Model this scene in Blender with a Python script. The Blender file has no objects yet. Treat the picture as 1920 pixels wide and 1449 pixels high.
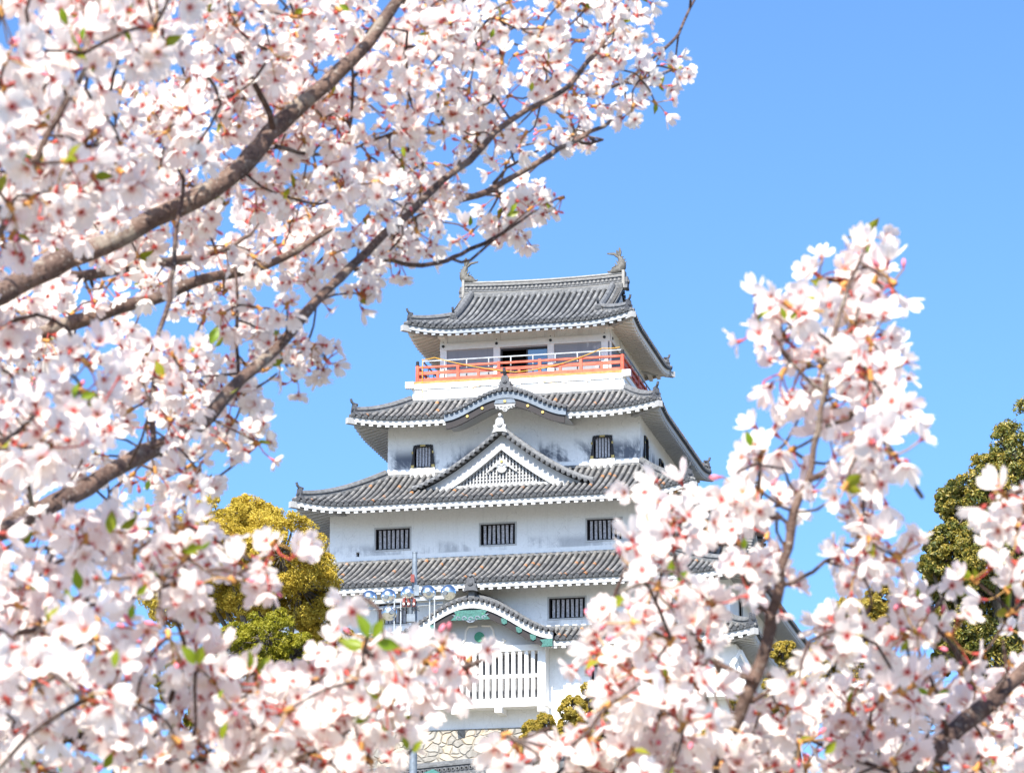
import bpy, math, random
import numpy as np
from mathutils import Vector
R = math.radians
rng = np.random.default_rng(7)
random.seed(7)
scene = bpy.context.scene
COL = scene.collection

# ------------------------------------------------------------------ camera, sky, sun, exposure
FPX, PITCH, YAW = 6168.0, 15.0, 12.4          # focal length in photo pixels (1920 wide)
CAM = np.array([0.0, 0.0, 1.6])
cam_d = bpy.data.cameras.new("camera")
cam_o = bpy.data.objects.new("camera", cam_d); COL.objects.link(cam_o)
cam_d.sensor_width = 36.0
cam_d.lens = 36.0 * FPX / 1920.0
cam_d.clip_start = 0.1; cam_d.clip_end = 6000
cam_o.location = CAM
cam_o.rotation_euler = (R(90 + PITCH), 0, 0)
cam_d.dof.use_dof = True
cam_d.dof.focus_distance = 60.0
cam_d.dof.aperture_fstop = 29.0
scene.camera = cam_o

SUN_EL, SUN_AZ = 46.0, 198.0      # azimuth measured clockwise from +Y (so 180 = behind the camera)
world = bpy.data.worlds.new("World"); scene.world = world; world.use_nodes = True
nt = world.node_tree; nt.nodes.clear()
sky = nt.nodes.new("ShaderNodeTexSky"); sky.sky_type = 'NISHITA'; sky.sun_disc = False
sky.sun_elevation = R(SUN_EL); sky.sun_rotation = R(SUN_AZ)
sky.air_density = 0.80; sky.dust_density = 2.2; sky.ozone_density = 10.0; sky.altitude = 0
bg = nt.nodes.new("ShaderNodeBackground"); bg.inputs[1].default_value = 0.140
wo = nt.nodes.new("ShaderNodeOutputWorld")
tint = nt.nodes.new("ShaderNodeMix"); tint.data_type = 'RGBA'; tint.blend_type = 'MULTIPLY'; tint.inputs[0].default_value = 1.0
tint.inputs[7].default_value = (0.90, 1.00, 1.0, 1)          # clear, slightly cyan spring air
nt.links.new(sky.outputs[0], tint.inputs[6]); nt.links.new(tint.outputs[2], bg.inputs[0]); nt.links.new(bg.outputs[0], wo.inputs[0])
sun_d = bpy.data.lights.new("sun", 'SUN'); sun_d.energy = 5.0; sun_d.angle = R(0.5); sun_d.color = (1.0, 0.94, 0.84)
sun_o = bpy.data.objects.new("sun", sun_d); COL.objects.link(sun_o)
sdir = Vector((math.sin(R(SUN_AZ)) * math.cos(R(SUN_EL)), math.cos(R(SUN_AZ)) * math.cos(R(SUN_EL)), math.sin(R(SUN_EL))))
sun_o.rotation_euler = sdir.to_track_quat('Z', 'Y').to_euler()
sun_o.location = (-20, -30, 60)
vs = scene.view_settings
vs.view_transform = 'Standard'; vs.look = 'None'; vs.gamma = 1.0; vs.use_curve_mapping = False
vs.exposure = 1.14
try:
    scene.cycles.use_denoising = True
    scene.cycles.denoiser = 'OPENIMAGEDENOISE'
    scene.cycles.max_bounces = 10; scene.cycles.diffuse_bounces = 5; scene.cycles.transmission_bounces = 6
    scene.cycles.sample_clamp_indirect = 6.0
except Exception: pass

# ------------------------------------------------------------------ helpers
_p = R(PITCH)
FW = np.array([0, math.cos(_p), math.sin(_p)]); UPV = np.array([0, -math.sin(_p), math.cos(_p)]); RT = np.array([1.0, 0, 0])
def at(px, py, dist):
    """A point in the place seen at photo pixel (px, py), dist metres along the view axis."""
    return CAM + (FW + RT * ((px - 960) / FPX) + UPV * ((724.5 - py) / FPX)) * dist
def px_of(P):
    d = np.asarray(P) - CAM; w = d @ FW
    return 960 + FPX * (d @ RT) / w, 724.5 - FPX * (d @ UPV) / w

def tag(o, label=None, cat=None, group=None, kind=None):
    if label: o['label'] = label
    if cat: o['category'] = cat
    if group: o['group'] = group
    if kind: o['kind'] = kind
    return o
def empty(name, loc=(0, 0, 0), rz=0.0):
    o = bpy.data.objects.new(name, None); COL.objects.link(o)
    o.location = loc; o.rotation_euler = (0, 0, rz); o.empty_display_size = 0.2
    return o
def link(name, me, parent=None):
    o = bpy.data.objects.new(name, me); COL.objects.link(o)
    if parent is not None: o.parent = parent
    return o

class MB:
    def __init__(s): s.v = []; s.f = []; s.m = []; s.uv = []
    def add(s, verts, faces, mat=0, uvs=None):
        b = len(s.v); s.v.extend([tuple(map(float, p)) for p in verts])
        for i, f in enumerate(faces):
            s.f.append([b + k for k in f]); s.m.append(mat)
            s.uv.append([uvs[k] for k in f] if uvs is not None else None)
    def box8(s, P, mat=0):
        s.add(P, [(0, 3, 2, 1), (4, 5, 6, 7), (0, 1, 5, 4), (1, 2, 6, 5), (2, 3, 7, 6), (3, 0, 4, 7)], mat)
    def box(s, x0, x1, y0, y1, z0, z1, mat=0, fr=None):
        P = [(x0, y0, z0), (x1, y0, z0), (x1, y1, z0), (x0, y1, z0), (x0, y0, z1), (x1, y0, z1), (x1, y1, z1), (x0, y1, z1)]
        if fr: P = [fr(*p) for p in P]
        s.box8(P, mat)
    def beam(s, a, b, w, h, mat=0, up=(0, 0, 1)):
        a = np.array(a, float); b = np.array(b, float); t = b - a; t /= np.linalg.norm(t)
        sd = np.cross(t, up); sd /= np.linalg.norm(sd); u = np.cross(sd, t)
        P = []
        for c in (a, b):
            P += [c - sd * w / 2 - u * h / 2, c + sd * w / 2 - u * h / 2, c + sd * w / 2 + u * h / 2, c - sd * w / 2 + u * h / 2]
        s.box8(P, mat)
    def tube(s, pts, rad, seg=8, mat=0, cap=True, jit=0.0, uv=False):
        pts = np.array(pts, float); n = len(pts)
        rad = np.full(n, rad) if np.isscalar(rad) else np.array(rad, float)
        tg = np.gradient(pts, axis=0); tg /= np.linalg.norm(tg, axis=1)[:, None] + 1e-12
        ref = np.array([0, 0, 1.0]) if abs(tg[0][2]) < 0.9 else np.array([1.0, 0, 0])
        V = []; sd = np.cross(tg[0], ref)
        sd /= np.linalg.norm(sd)
        for i in range(n):
            sd = sd - tg[i] * (sd @ tg[i]); sd /= np.linalg.norm(sd) + 1e-12
            up = np.cross(sd, tg[i])
            for k in range(seg):
                a = 2 * math.pi * k / seg; r = rad[i] * (1 + (random.uniform(-jit, jit) if jit else 0))
                V.append(pts[i] + (sd * math.cos(a) + up * math.sin(a)) * r)
        F = [(i * seg + k, i * seg + (k + 1) % seg, (i + 1) * seg + (k + 1) % seg, (i + 1) * seg + k) for i in range(n - 1) for k in range(seg)]
        if cap: F += [tuple(range(seg - 1, -1, -1)), tuple((n - 1) * seg + k for k in range(seg))]
        s.add(V, F, mat)
    def cyl(s, c, axis, r, h, seg=12, mat=0):
        c = np.array(c, float); a = np.array(axis, float); a /= np.linalg.norm(a)
        s.tube([c - a * h / 2, c + a * h / 2], r, seg, mat)
    def sweep(s, pts, prof, mat=0, cap=True, side=None):
        """profile [(side, up)] carried along pts; up is vertical (or side given)."""
        pts = np.array(pts, float); n = len(pts); k = len(prof)
        tg = np.gradient(pts, axis=0); tg /= np.linalg.norm(tg, axis=1)[:, None]
        V = []
        for i in range(n):
            sd = np.cross(tg[i], (0, 0, 1.0)) if side is None else np.array(side, float)
            sd = sd / np.linalg.norm(sd); up = np.cross(sd, tg[i])
            if side is not None and up[2] < 0: up = -up
            V += [pts[i] + sd * a + up * b for a, b in prof]
        F = [(i * k + j, i * k + (j + 1) % k, (i + 1) * k + (j + 1) % k, (i + 1) * k + j) for i in range(n - 1) for j in range(k)]
        if cap: F += [tuple(range(k - 1, -1, -1)), tuple((n - 1) * k + j for j in range(k))]
        s.add(V, F, mat)
    def prism(s, poly, fr, w0, w1, mat=0):
        """polygon [(u, z)] extruded between w0 and w1 in frame fr(u, w, z)."""
        n = len(poly)
        V = [fr(u, w0, z) for u, z in poly] + [fr(u, w1, z) for u, z in poly]
        F = [tuple(range(n)), tuple(range(2 * n - 1, n - 1, -1))] + [(i, (i + 1) % n, n + (i + 1) % n, n + i) for i in range(n)]
        s.add(V, F, mat)
    def build(s, name, mats, parent=None, smooth=False):
        me = bpy.data.meshes.new(name)
        me.from_pydata(s.v, [], s.f)
        for m in (mats if isinstance(mats, (list, tuple)) else [mats]): me.materials.append(m)
        me.polygons.foreach_set('material_index', s.m)
        if any(u is not None for u in s.uv):
            L = me.uv_layers.new(name='UVMap'); flat = []
            for f, u in zip(s.f, s.uv):
                for k in range(len(f)): flat += (list(u[k]) if u is not None else [0.15, 0.5])
            L.data.foreach_set('uv', flat)
        if smooth:
            me.polygons.foreach_set('use_smooth', [True] * len(s.f))
            try: me.set_sharp_from_angle(angle=R(50))
            except Exception: pass
        me.update()
        return link(name, me, parent)

def np_mesh(name, V, F, mats, parent=None, mat_idx=None, uv=None, smooth=True):
    """F: (n, k) int array of equal sized faces; uv: (n*k, 2)."""
    me = bpy.data.meshes.new(name)
    n, k = F.shape
    me.vertices.add(len(V)); me.vertices.foreach_set('co', np.ascontiguousarray(V, np.float32).ravel())
    me.loops.add(n * k); me.loops.foreach_set('vertex_index', np.ascontiguousarray(F, np.int32).ravel())
    me.polygons.add(n); me.polygons.foreach_set('loop_start', np.arange(0, n * k, k, dtype=np.int32))
    for m in (mats if isinstance(mats, (list, tuple)) else [mats]): me.materials.append(m)
    if mat_idx is not None: me.polygons.foreach_set('material_index', np.ascontiguousarray(mat_idx, np.int32))
    if uv is not None:
        L = me.uv_layers.new(name='UVMap'); L.data.foreach_set('uv', np.ascontiguousarray(uv, np.float32).ravel())
    me.polygons.foreach_set('use_smooth', np.full(n, smooth))
    me.update(calc_edges=True)
    return link(name, me, parent)

# ------------------------------------------------------------------ materials
class NM:
    """tiny node helper"""
    def __init__(s, name, rough=0.8, spec=0.3):
        s.m = bpy.data.materials.new(name); s.m.use_nodes = True
        s.t = s.m.node_tree; s.b = s.t.nodes['Principled BSDF']; s.out = s.t.nodes['Material Output']
        s.b.inputs['Roughness'].default_value = rough
        s.b.inputs['Specular IOR Level'].default_value = spec
    def n(s, typ, **kw):
        nd = s.t.nodes.new(typ)
        for k, v in kw.items(): setattr(nd, k, v)
        return nd
    def l(s, a, b): s.t.links.new(a, b)
    def put(s, sock, v):
        if hasattr(v, 'is_linked') or hasattr(v, 'links'): s.l(v, sock)
        elif isinstance(v, (tuple, list)) and len(v) == 3 and sock.type == 'RGBA': sock.default_value = (*v, 1)
        else: sock.default_value = v
    def math(s, op, a, b=0.0, c=None, clamp=False):
        nd = s.n('ShaderNodeMath', operation=op, use_clamp=clamp)
        s.put(nd.inputs[0], a); s.put(nd.inputs[1], b)
        if c is not None: s.put(nd.inputs[2], c)
        return nd.outputs[0]
    def mix(s, fac, a, b, mode='MIX'):
        nd = s.n('ShaderNodeMix', data_type='RGBA', blend_type=mode)
        s.put(nd.inputs[0], fac); s.put(nd.inputs[6], a); s.put(nd.inputs[7], b)
        return nd.outputs[2]
    def noise(s, scale, detail=3, rough=0.55, vec=None, dist=0.0):
        nd = s.n('ShaderNodeTexNoise'); nd.inputs['Scale'].default_value = scale; nd.inputs['Detail'].default_value = detail
        nd.inputs['Roughness'].default_value = rough; nd.inputs['Distortion'].default_value = dist
        s.l(vec if vec is not None else s.obj(), nd.inputs['Vector'])
        return nd.outputs[0]
    def obj(s):
        if not hasattr(s, '_tc'): s._tc = s.n('ShaderNodeTexCoord')
        return s._tc.outputs['Object']
    def uvc(s):
        if not hasattr(s, '_tc'): s._tc = s.n('ShaderNodeTexCoord')
        return s._tc.outputs['UV']
    def ramp(s, v, *stops):
        nd = s.n('ShaderNodeValToRGB'); e = nd.color_ramp.elements
        while len(e) < len(stops): e.new(0.5)
        for el, (p, c) in zip(e, stops):
            el.position = p; el.color = (*c, 1) if isinstance(c, (tuple, list)) else (c, c, c, 1)
        s.put(nd.inputs[0], v); return nd.outputs[0]
    def map(s, v, a, b, c=0.0, d=1.0, smooth=True):
        nd = s.n('ShaderNodeMapRange', interpolation_type='SMOOTHSTEP' if smooth else 'LINEAR')
        s.put(nd.inputs[0], v)
        for i, x in enumerate((a, b, c, d)): nd.inputs[1 + i].default_value = x
        return nd.outputs[0]
    def bump(s, h, dist=0.02, strength=0.5):
        nd = s.n('ShaderNodeBump'); nd.inputs['Distance'].default_value = dist; nd.inputs['Strength'].default_value = strength
        s.l(h, nd.inputs['Height']); s.l(nd.outputs[0], s.b.inputs['Normal'])
    def col(s, c): s.put(s.b.inputs['Base Color'], c); return s

def plain(name, c, rough=0.7, spec=0.3, var=0.25, scale=6.0, metal=0.0):
    k = NM(name, rough, spec)
    dark = tuple(x * (1 - var) for x in c); lite = tuple(min(1, x * (1 + var)) for x in c)
    k.col(k.ramp(k.noise(scale, 5, 0.65), (0.3, dark), (0.7, lite)))
    k.b.inputs['Metallic'].default_value = metal
    return k.m

def plaster(name, base=(0.87, 0.87, 0.87), z0=None, z1=None, x_amt=0.0, amount=0.0, streak=0.12, lo=.44, zs=.4):
    """lime plaster; grey mould collects between heights z0..z1 of the wall in irregular patches"""
    k = NM(name, 0.9, 0.15)
    sep = k.n('ShaderNodeSeparateXYZ'); k.l(k.obj(), sep.inputs[0])
    fine = k.noise(9.0, 4, 0.6); big = k.noise(0.5, 3, 0.6)
    c = k.mix(k.map(fine, 0.35, 0.75), base, tuple(x * 0.93 for x in base))
    c = k.mix(k.map(big, 0.45, 0.8, 0, 0.25), c, (0.74, 0.72, 0.69))
    # rain streaks: noise squeezed in z
    mp = k.n('ShaderNodeMapping'); mp.inputs['Scale'].default_value = (5, 5, 0.35); k.l(k.obj(), mp.inputs[0])
    st = k.noise(1.0, 4, 0.6, mp.outputs[0])
    c = k.mix(k.map(st, 0.50, 0.74, 0, streak), c, (0.40, 0.40, 0.41))
    cr = k.n('ShaderNodeTexVoronoi', feature='DISTANCE_TO_EDGE'); cr.inputs['Scale'].default_value = .9
    cw = k.n('ShaderNodeVectorMath', operation='ADD'); nz = k.n('ShaderNodeTexNoise'); nz.inputs['Scale'].default_value = 1.7; k.l(k.obj(), nz.inputs['Vector']); k.l(k.obj(), cw.inputs[0]); k.l(nz.outputs['Color'], cw.inputs[1]); k.l(cw.outputs[0], cr.inputs['Vector'])
    c = k.mix(k.math('MULTIPLY', k.map(cr.outputs[0], 0.0, 0.012, 1, 0), k.map(big, 0.4, 0.6, 0, .35)), c, (0.35, 0.34, 0.34))
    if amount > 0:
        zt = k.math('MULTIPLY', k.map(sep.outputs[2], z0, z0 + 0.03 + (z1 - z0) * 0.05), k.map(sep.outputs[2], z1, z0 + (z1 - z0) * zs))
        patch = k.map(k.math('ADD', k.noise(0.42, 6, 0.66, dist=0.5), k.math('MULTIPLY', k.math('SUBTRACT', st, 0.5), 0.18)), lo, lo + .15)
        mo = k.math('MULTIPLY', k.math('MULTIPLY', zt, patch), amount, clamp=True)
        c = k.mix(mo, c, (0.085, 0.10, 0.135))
    k.col(c)
    k.bump(k.noise(40.0, 3), 0.004, 0.3)
    return k.m

def tile_mat(name, lo, hi, joint, lichen=0.03, pitch=0.3, rough=0.62):
    k = NM(name, rough, 0.4)
    sep = k.n('ShaderNodeSeparateXYZ'); k.l(k.uvc(), sep.inputs[0])
    u = k.math('DIVIDE', sep.outputs[0], pitch)
    cell = k.math('FLOOR', u); fr = k.math('FRACT', u); rid = k.math('FLOOR', sep.outputs[1])
    cb = k.n('ShaderNodeCombineXYZ'); k.l(cell, cb.inputs[0]); k.l(rid, cb.inputs[1])
    wn = k.n('ShaderNodeTexWhiteNoise', noise_dimensions='2D'); k.l(cb.outputs[0], wn.inputs['Vector'])
    base = k.ramp(wn.outputs[0], (0.0, lo), (0.5, tuple((a + b) / 2 for a, b in zip(lo, hi))), (1.0, hi))
    grime = k.noise(5.0, 5, 0.7)
    base = k.mix(k.map(k.noise(0.7, 4, 0.65), 0.40, 0.66, 0, 0.5), base, tuple(x * 0.5 for x in lo))
    base = k.mix(k.map(grime, 0.45, 0.75, 0, 0.55), base, tuple(x * 0.45 for x in lo))
    pale = k.noise(17.0, 4, 0.7)
    base = k.mix(k.map(pale, 0.58, 0.72, 0, 0.35), base, (0.34, 0.32, 0.29))
    if lichen:
        cl = k.noise(0.8, 2)
        li = k.math('MULTIPLY', k.math('GREATER_THAN', wn.outputs[0], 1 - lichen), k.map(k.noise(7.0, 4, 0.7), 0.36, 0.55))
        base = k.mix(k.math('MULTIPLY', li, k.map(cl, 0.35, 0.55)), base, (0.42, 0.17, 0.05))
    jt = k.math('LESS_THAN', fr, joint)
    base = k.mix(k.math('MULTIPLY', jt, 0.75), base, (0.02, 0.02, 0.022))
    k.col(base)
    k.bump(k.math('ADD', k.math('MULTIPLY', k.map(fr, 0.0, 0.14), 1.0), k.math('MULTIPLY', grime, 0.5)), 0.012, 0.6)
    return k.m

M = {}
M['plaster'] = plaster('white_plaster')
M['plaster_mould'] = plaster('mouldy_plaster', z0=5.0, z1=6.35, amount=0.95, lo=.40)
M['plaster_foot'] = plaster('foot_stained_plaster', z0=0.2, z1=0.95, amount=0.45)
M['plaster_low'] = plaster('low_plaster', z0=-4.3, z1=-3.6, amount=0.4)
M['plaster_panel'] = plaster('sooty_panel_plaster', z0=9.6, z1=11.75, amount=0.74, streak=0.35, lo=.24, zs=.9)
M['plaster_trim'] = plaster('trim_plaster', base=(0.50, 0.505, 0.51), streak=0.4)
M['plaster_warm'] = plaster('rafter_plaster', base=(0.74, 0.70, 0.65), streak=0.1)  # beige of bounced light put into the white plaster's base colour
M['plaster_grey'] = plaster('grey_trim', base=(0.26, 0.285, 0.32), streak=0.3)
M['rib'] = tile_mat('roll_tile', (0.125, 0.125, 0.127), (0.26, 0.25, 0.235), 0.06, 0.04)
M['rib_clean'] = tile_mat('clean_roll_tile', (0.125, 0.128, 0.133), (0.24, 0.24, 0.235), 0.05, 0.0)
M['pan'] = tile_mat('pan_tile', (0.014, 0.015, 0.018), (0.04, 0.04, 0.042), 0.3, 0.0, pitch=0.14)  # much darker than the rolls: shade between ribs put into the pan colour
M['tile_end'] = plain('tile_end', (0.06, 0.063, 0.07), 0.6, 0.4, 0.45, 14)
M['ridge'] = plain('ridge_tile', (0.115, 0.118, 0.123), 0.65, 0.4, 0.5, 5)
M['oni'] = plain('demon_tile', (0.07, 0.073, 0.082), 0.6, 0.4, 0.4, 9)
M['shachi'] = plain('fish_tile', (0.105, 0.10, 0.09), 0.7, 0.3, 0.45, 9)
M['mortar'] = plain('ridge_mortar', (0.26, 0.25, 0.235), 0.9, 0.2, 0.25, 6)
M['slate_board'] = plain('slate_board', (0.15, 0.18, 0.22), 0.7, 0.3, 0.2, 3)
M['dark_wood'] = plain('dark_wood', (0.013, 0.008, 0.008), 0.5, 0.4, 0.4, 6)
M['verdigris'] = plain('verdigris', (0.045, 0.135, 0.12), 0.7, 0.3, 0.45, 14)
M['green_crest'] = plain('green_crest', (0.05, 0.22, 0.13), 0.6, 0.3, 0.2, 10)
M['gold'] = plain('old_gold', (0.45, 0.32, 0.10), 0.45, 0.5, 0.4, 18, 0.4)
M['red'] = plain('vermilion_lacquer', (0.50, 0.105, 0.062), 0.6, 0.3, 0.38, 2.2)
M['plank'] = plain('orange_plank', (0.45, 0.21, 0.07), 0.7, 0.3, 0.3, 5)
M['black'] = plain('black_metal', (0.02, 0.021, 0.025), 0.5, 0.4, 0.3, 10)
M['silver'] = plain('silver_rail', (0.30, 0.32, 0.34), 0.5, 0.4, 0.25, 5, 0.3)
M['galv'] = plain('galvanised', (0.17, 0.20, 0.235), 0.5, 0.4, 0.3, 6, 0.3)
M['rope'] = plain('yellow_rope', (0.55, 0.31, 0.05), 0.8, 0.2, 0.2, 30)
M['rust'] = plain('red_brown_ceramic', (0.20, 0.045, 0.03), 0.3, 0.6, 0.3, 30)
M['inside'] = plain('dark_interior', (0.012, 0.012, 0.014), 0.9, 0.1, 0.3, 2)
M['bar'] = plain('flaking_bar', (0.44, 0.43, 0.46), 0.8, 0.2, 0.5, 14)
M['white_wood'] = plain('white_wood', (0.80, 0.79, 0.77), 0.7, 0.3, 0.06, 5)
M['panel_back'] = plain('lattice_back', (0.16, 0.175, 0.21), 0.9, 0.1, 0.15, 5)
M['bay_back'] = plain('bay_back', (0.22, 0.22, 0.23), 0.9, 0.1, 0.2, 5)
M['carved'] = plain('carved_white', (0.34, 0.34, 0.34), 0.8, 0.2, 0.12, 9)
g = NM('reflector', 0.22, 0.5); g.col((0.80, 0.80, 0.80)); g.b.inputs['Metallic'].default_value = 1.0; M['reflector'] = g.m
g = NM('window_glass', 0.03, 0.6); g.col((0.10, 0.17, 0.24)); g.b.inputs['Metallic'].default_value = 0.35; M['glass'] = g.m

def stone_mat():
    k = NM('granite_blocks', 0.9, 0.2)
    mp = k.n('ShaderNodeMapping'); mp.inputs['Scale'].default_value = (1.0, 1.0, 1.45); k.l(k.obj(), mp.inputs[0])
    wv = k.n('ShaderNodeVectorMath', operation='ADD'); k.l(mp.outputs[0], wv.inputs[0])
    nz = k.n('ShaderNodeTexNoise'); nz.inputs['Scale'].default_value = 0.9; k.l(k.obj(), nz.inputs['Vector'])
    sc = k.n('ShaderNodeVectorMath', operation='SCALE'); sc.inputs['Scale'].default_value = 0.8; k.l(nz.outputs['Color'], sc.inputs[0]); k.l(sc.outputs[0], wv.inputs[1])
    v1 = k.n('ShaderNodeTexVoronoi', feature='F1'); v2 = k.n('ShaderNodeTexVoronoi', feature='DISTANCE_TO_EDGE')
    for v in (v1, v2):
        v.inputs['Scale'].default_value = 1.85; k.l(wv.outputs[0], v.inputs['Vector'])
    hs = k.n('ShaderNodeSeparateColor'); k.l(v1.outputs['Color'], hs.inputs[0])
    c = k.ramp(hs.outputs[0], (0, (0.17, 0.16, 0.145)), (0.5, (0.30, 0.28, 0.245)), (1.0, (0.38, 0.30, 0.20)))
    c = k.mix(k.map(k.noise(3.5, 6, 0.7), 0.35, 0.7, 0, 0.4), c, (0.40, 0.385, 0.36))
    c = k.mix(k.map(k.noise(14, 5, 0.7), 0.55, 0.75, 0, 0.5), c, (0.24, 0.22, 0.20))
    gap = k.map(v2.outputs[0], 0.002, 0.024, 1, 0)
    gapn = k.math('MULTIPLY', gap, k.map(k.noise(2.6, 4), 0.38, 0.60))
    k.col(k.mix(gapn, c, (0.05, 0.042, 0.04)))
    k.bump(k.math('ADD', k.map(v2.outputs[0], 0.0, 0.14), k.math('MULTIPLY', k.noise(8, 5), 0.35)), 0.12, 0.8)
    return k.m
M['stone'] = stone_mat()

def ground_mat():
    k = NM('grassy_ground', 0.95, 0.1)
    c = k.ramp(k.noise(0.25, 6, 0.7), (0.3, (0.09, 0.10, 0.05)), (0.55, (0.24, 0.22, 0.18)), (0.75, (0.36, 0.33, 0.28)))  # pale gravel tones added to the unseen ground for bounce onto the walls
    k.col(k.mix(k.map(k.noise(4, 5, 0.7), 0.5, 0.8, 0, 0.5), c, (0.07, 0.08, 0.03)))
    k.bump(k.noise(6, 5), 0.1, 0.6)
    return k.m
M['ground'] = ground_mat()

def leaf_mat(name, cols, trans=0.42, gloss=0.3):
    """leaf colour varies from leaf to leaf: uv.x carries a random number"""
    k = NM(name, 0.5, gloss)
    sep = k.n('ShaderNodeSeparateXYZ'); k.l(k.uvc(), sep.inputs[0])
    n = len(cols)
    c = k.ramp(sep.outputs[0], *[(i / (n - 1), cc) for i, cc in enumerate(cols)])
    k.col(c)
    tr = k.n('ShaderNodeBsdfTranslucent'); k.l(c, tr.inputs[0])
    mx = k.n('ShaderNodeMixShader'); mx.inputs[0].default_value = trans
    k.l(k.b.outputs[0], mx.inputs[1]); k.l(tr.outputs[0], mx.inputs[2]); k.l(mx.outputs[0], k.out.inputs[0])
    return k.m
M['leaf_gold'] = leaf_mat('golden_leaf', [(0.28, 0.215, 0.03), (0.49, 0.37, 0.05), (0.60, 0.455, 0.065), (0.66, 0.51, 0.09)])
M['leaf_lime'] = leaf_mat('lime_leaf', [(0.10, 0.105, 0.009), (0.23, 0.225, 0.016), (0.33, 0.30, 0.022), (0.38, 0.34, 0.04)])
M['leaf_dark'] = leaf_mat('dark_leaf', [(0.04, 0.06, 0.014), (0.10, 0.125, 0.02), (0.24, 0.20, 0.03), (0.42, 0.30, 0.045)], 0.25, 0.6)
M['leaf_mid'] = leaf_mat('olive_leaf', [(0.08, 0.08, 0.02), (0.25, 0.21, 0.03), (0.41, 0.31, 0.045), (0.50, 0.36, 0.06)], 0.28, 0.5)

def bark_mat(name, a, b, spots):
    k = NM(name, 0.7, 0.35)
    c = k.ramp(k.noise(38, 6, 0.72), (0.34, a), (0.66, b))
    c = k.mix(k.map(k.noise(120, 3, 0.6, None, 0.8), 0.55, 0.64, 0, 0.8), c, spots)
    c = k.mix(k.map(k.noise(16, 5, 0.7), 0.54, 0.66, 0, 0.7), c, (0.29, 0.25, 0.20))
    c = k.mix(k.map(k.noise(7, 4, 0.6), 0.50, 0.64, 0, 0.65), c, tuple(x * .55 for x in a))
    c = k.mix(k.map(k.noise(190, 2, 0.5), 0.62, 0.70, 0, 0.7), c, (0.34, 0.30, 0.26))
    k.col(c); k.bump(k.math('ADD', k.noise(60, 5, 0.7), k.noise(22, 4, 0.6)), 0.006, 0.9)
    return k.m
M['bark'] = bark_mat('cherry_bark', (0.070, 0.040, 0.031), (0.175, 0.112, 0.084), (0.035, 0.018, 0.014))
M['twig'] = bark_mat('cherry_twig', (0.042, 0.022, 0.018), (0.095, 0.052, 0.038), (0.13, 0.09, 0.07))
M['bark_old'] = bark_mat('camphor_bark', (0.05, 0.04, 0.03), (0.12, 0.10, 0.08), (0.03, 0.025, 0.02))
M['dry'] = plain('dry_stem', (0.18, 0.135, 0.095), 0.9, 0.1, 0.4, 3)

def petal_mat():
    k = NM('cherry_petal', 0.6, 0.15)
    sep = k.n('ShaderNodeSeparateXYZ'); k.l(k.uvc(), sep.inputs[0])     # x: base->tip, y: flower random
    tip = k.mix(sep.outputs[1], (0.90, 0.85, 0.79), (0.89, 0.78, 0.75))
    c = k.mix(k.map(sep.outputs[0], 0.05, 0.34), (0.80, 0.36, 0.33), tip)
    c = k.mix(k.map(sep.outputs[0], 0.0, 0.12), (0.40, 0.03, 0.05), c)
    k.col(c)
    tr = k.n('ShaderNodeBsdfTranslucent'); k.l(c, tr.inputs[0])
    mx = k.n('ShaderNodeMixShader'); mx.inputs[0].default_value = 0.5
    k.l(k.b.outputs[0], mx.inputs[1]); k.l(tr.outputs[0], mx.inputs[2]); k.l(mx.outputs[0], k.out.inputs[0])
    return k.m
M['petal'] = petal_mat()
M['calyx'] = plain('calyx', (0.40, 0.06, 0.045), 0.6, 0.3, 0.3, 40)
M['stamen'] = plain('anther', (0.72, 0.36, 0.06), 0.7, 0.2, 0.3, 60)
M['pedicel'] = plain('pedicel', (0.36, 0.20, 0.06), 0.6, 0.3, 0.3, 40)
M['bud'] = plain('pink_bud', (0.62, 0.17, 0.22), 0.6, 0.3, 0.25, 60)
M['scale'] = plain('bud_scale', (0.46, 0.22, 0.06), 0.7, 0.3, 0.4, 60)
def young_leaf():
    k = NM('young_cherry_leaf', 0.4, 0.4)
    sep = k.n('ShaderNodeSeparateXYZ'); k.l(k.uvc(), sep.inputs[0])
    c = k.mix(sep.outputs[1], (0.17, 0.27, 0.012), (0.30, 0.29, 0.02))
    c = k.mix(k.map(sep.outputs[0], 0.65, 1.0, 0, 0.55), c, (0.26, 0.13, 0.035))
    k.col(c)
    tr = k.n('ShaderNodeBsdfTranslucent'); k.l(c, tr.inputs[0])
    mx = k.n('ShaderNodeMixShader'); mx.inputs[0].default_value = 0.45
    k.l(k.b.outputs[0], mx.inputs[1]); k.l(tr.outputs[0], mx.inputs[2]); k.l(mx.outputs[0], k.out.inputs[0])
    return k.m
M['young'] = young_leaf()

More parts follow.
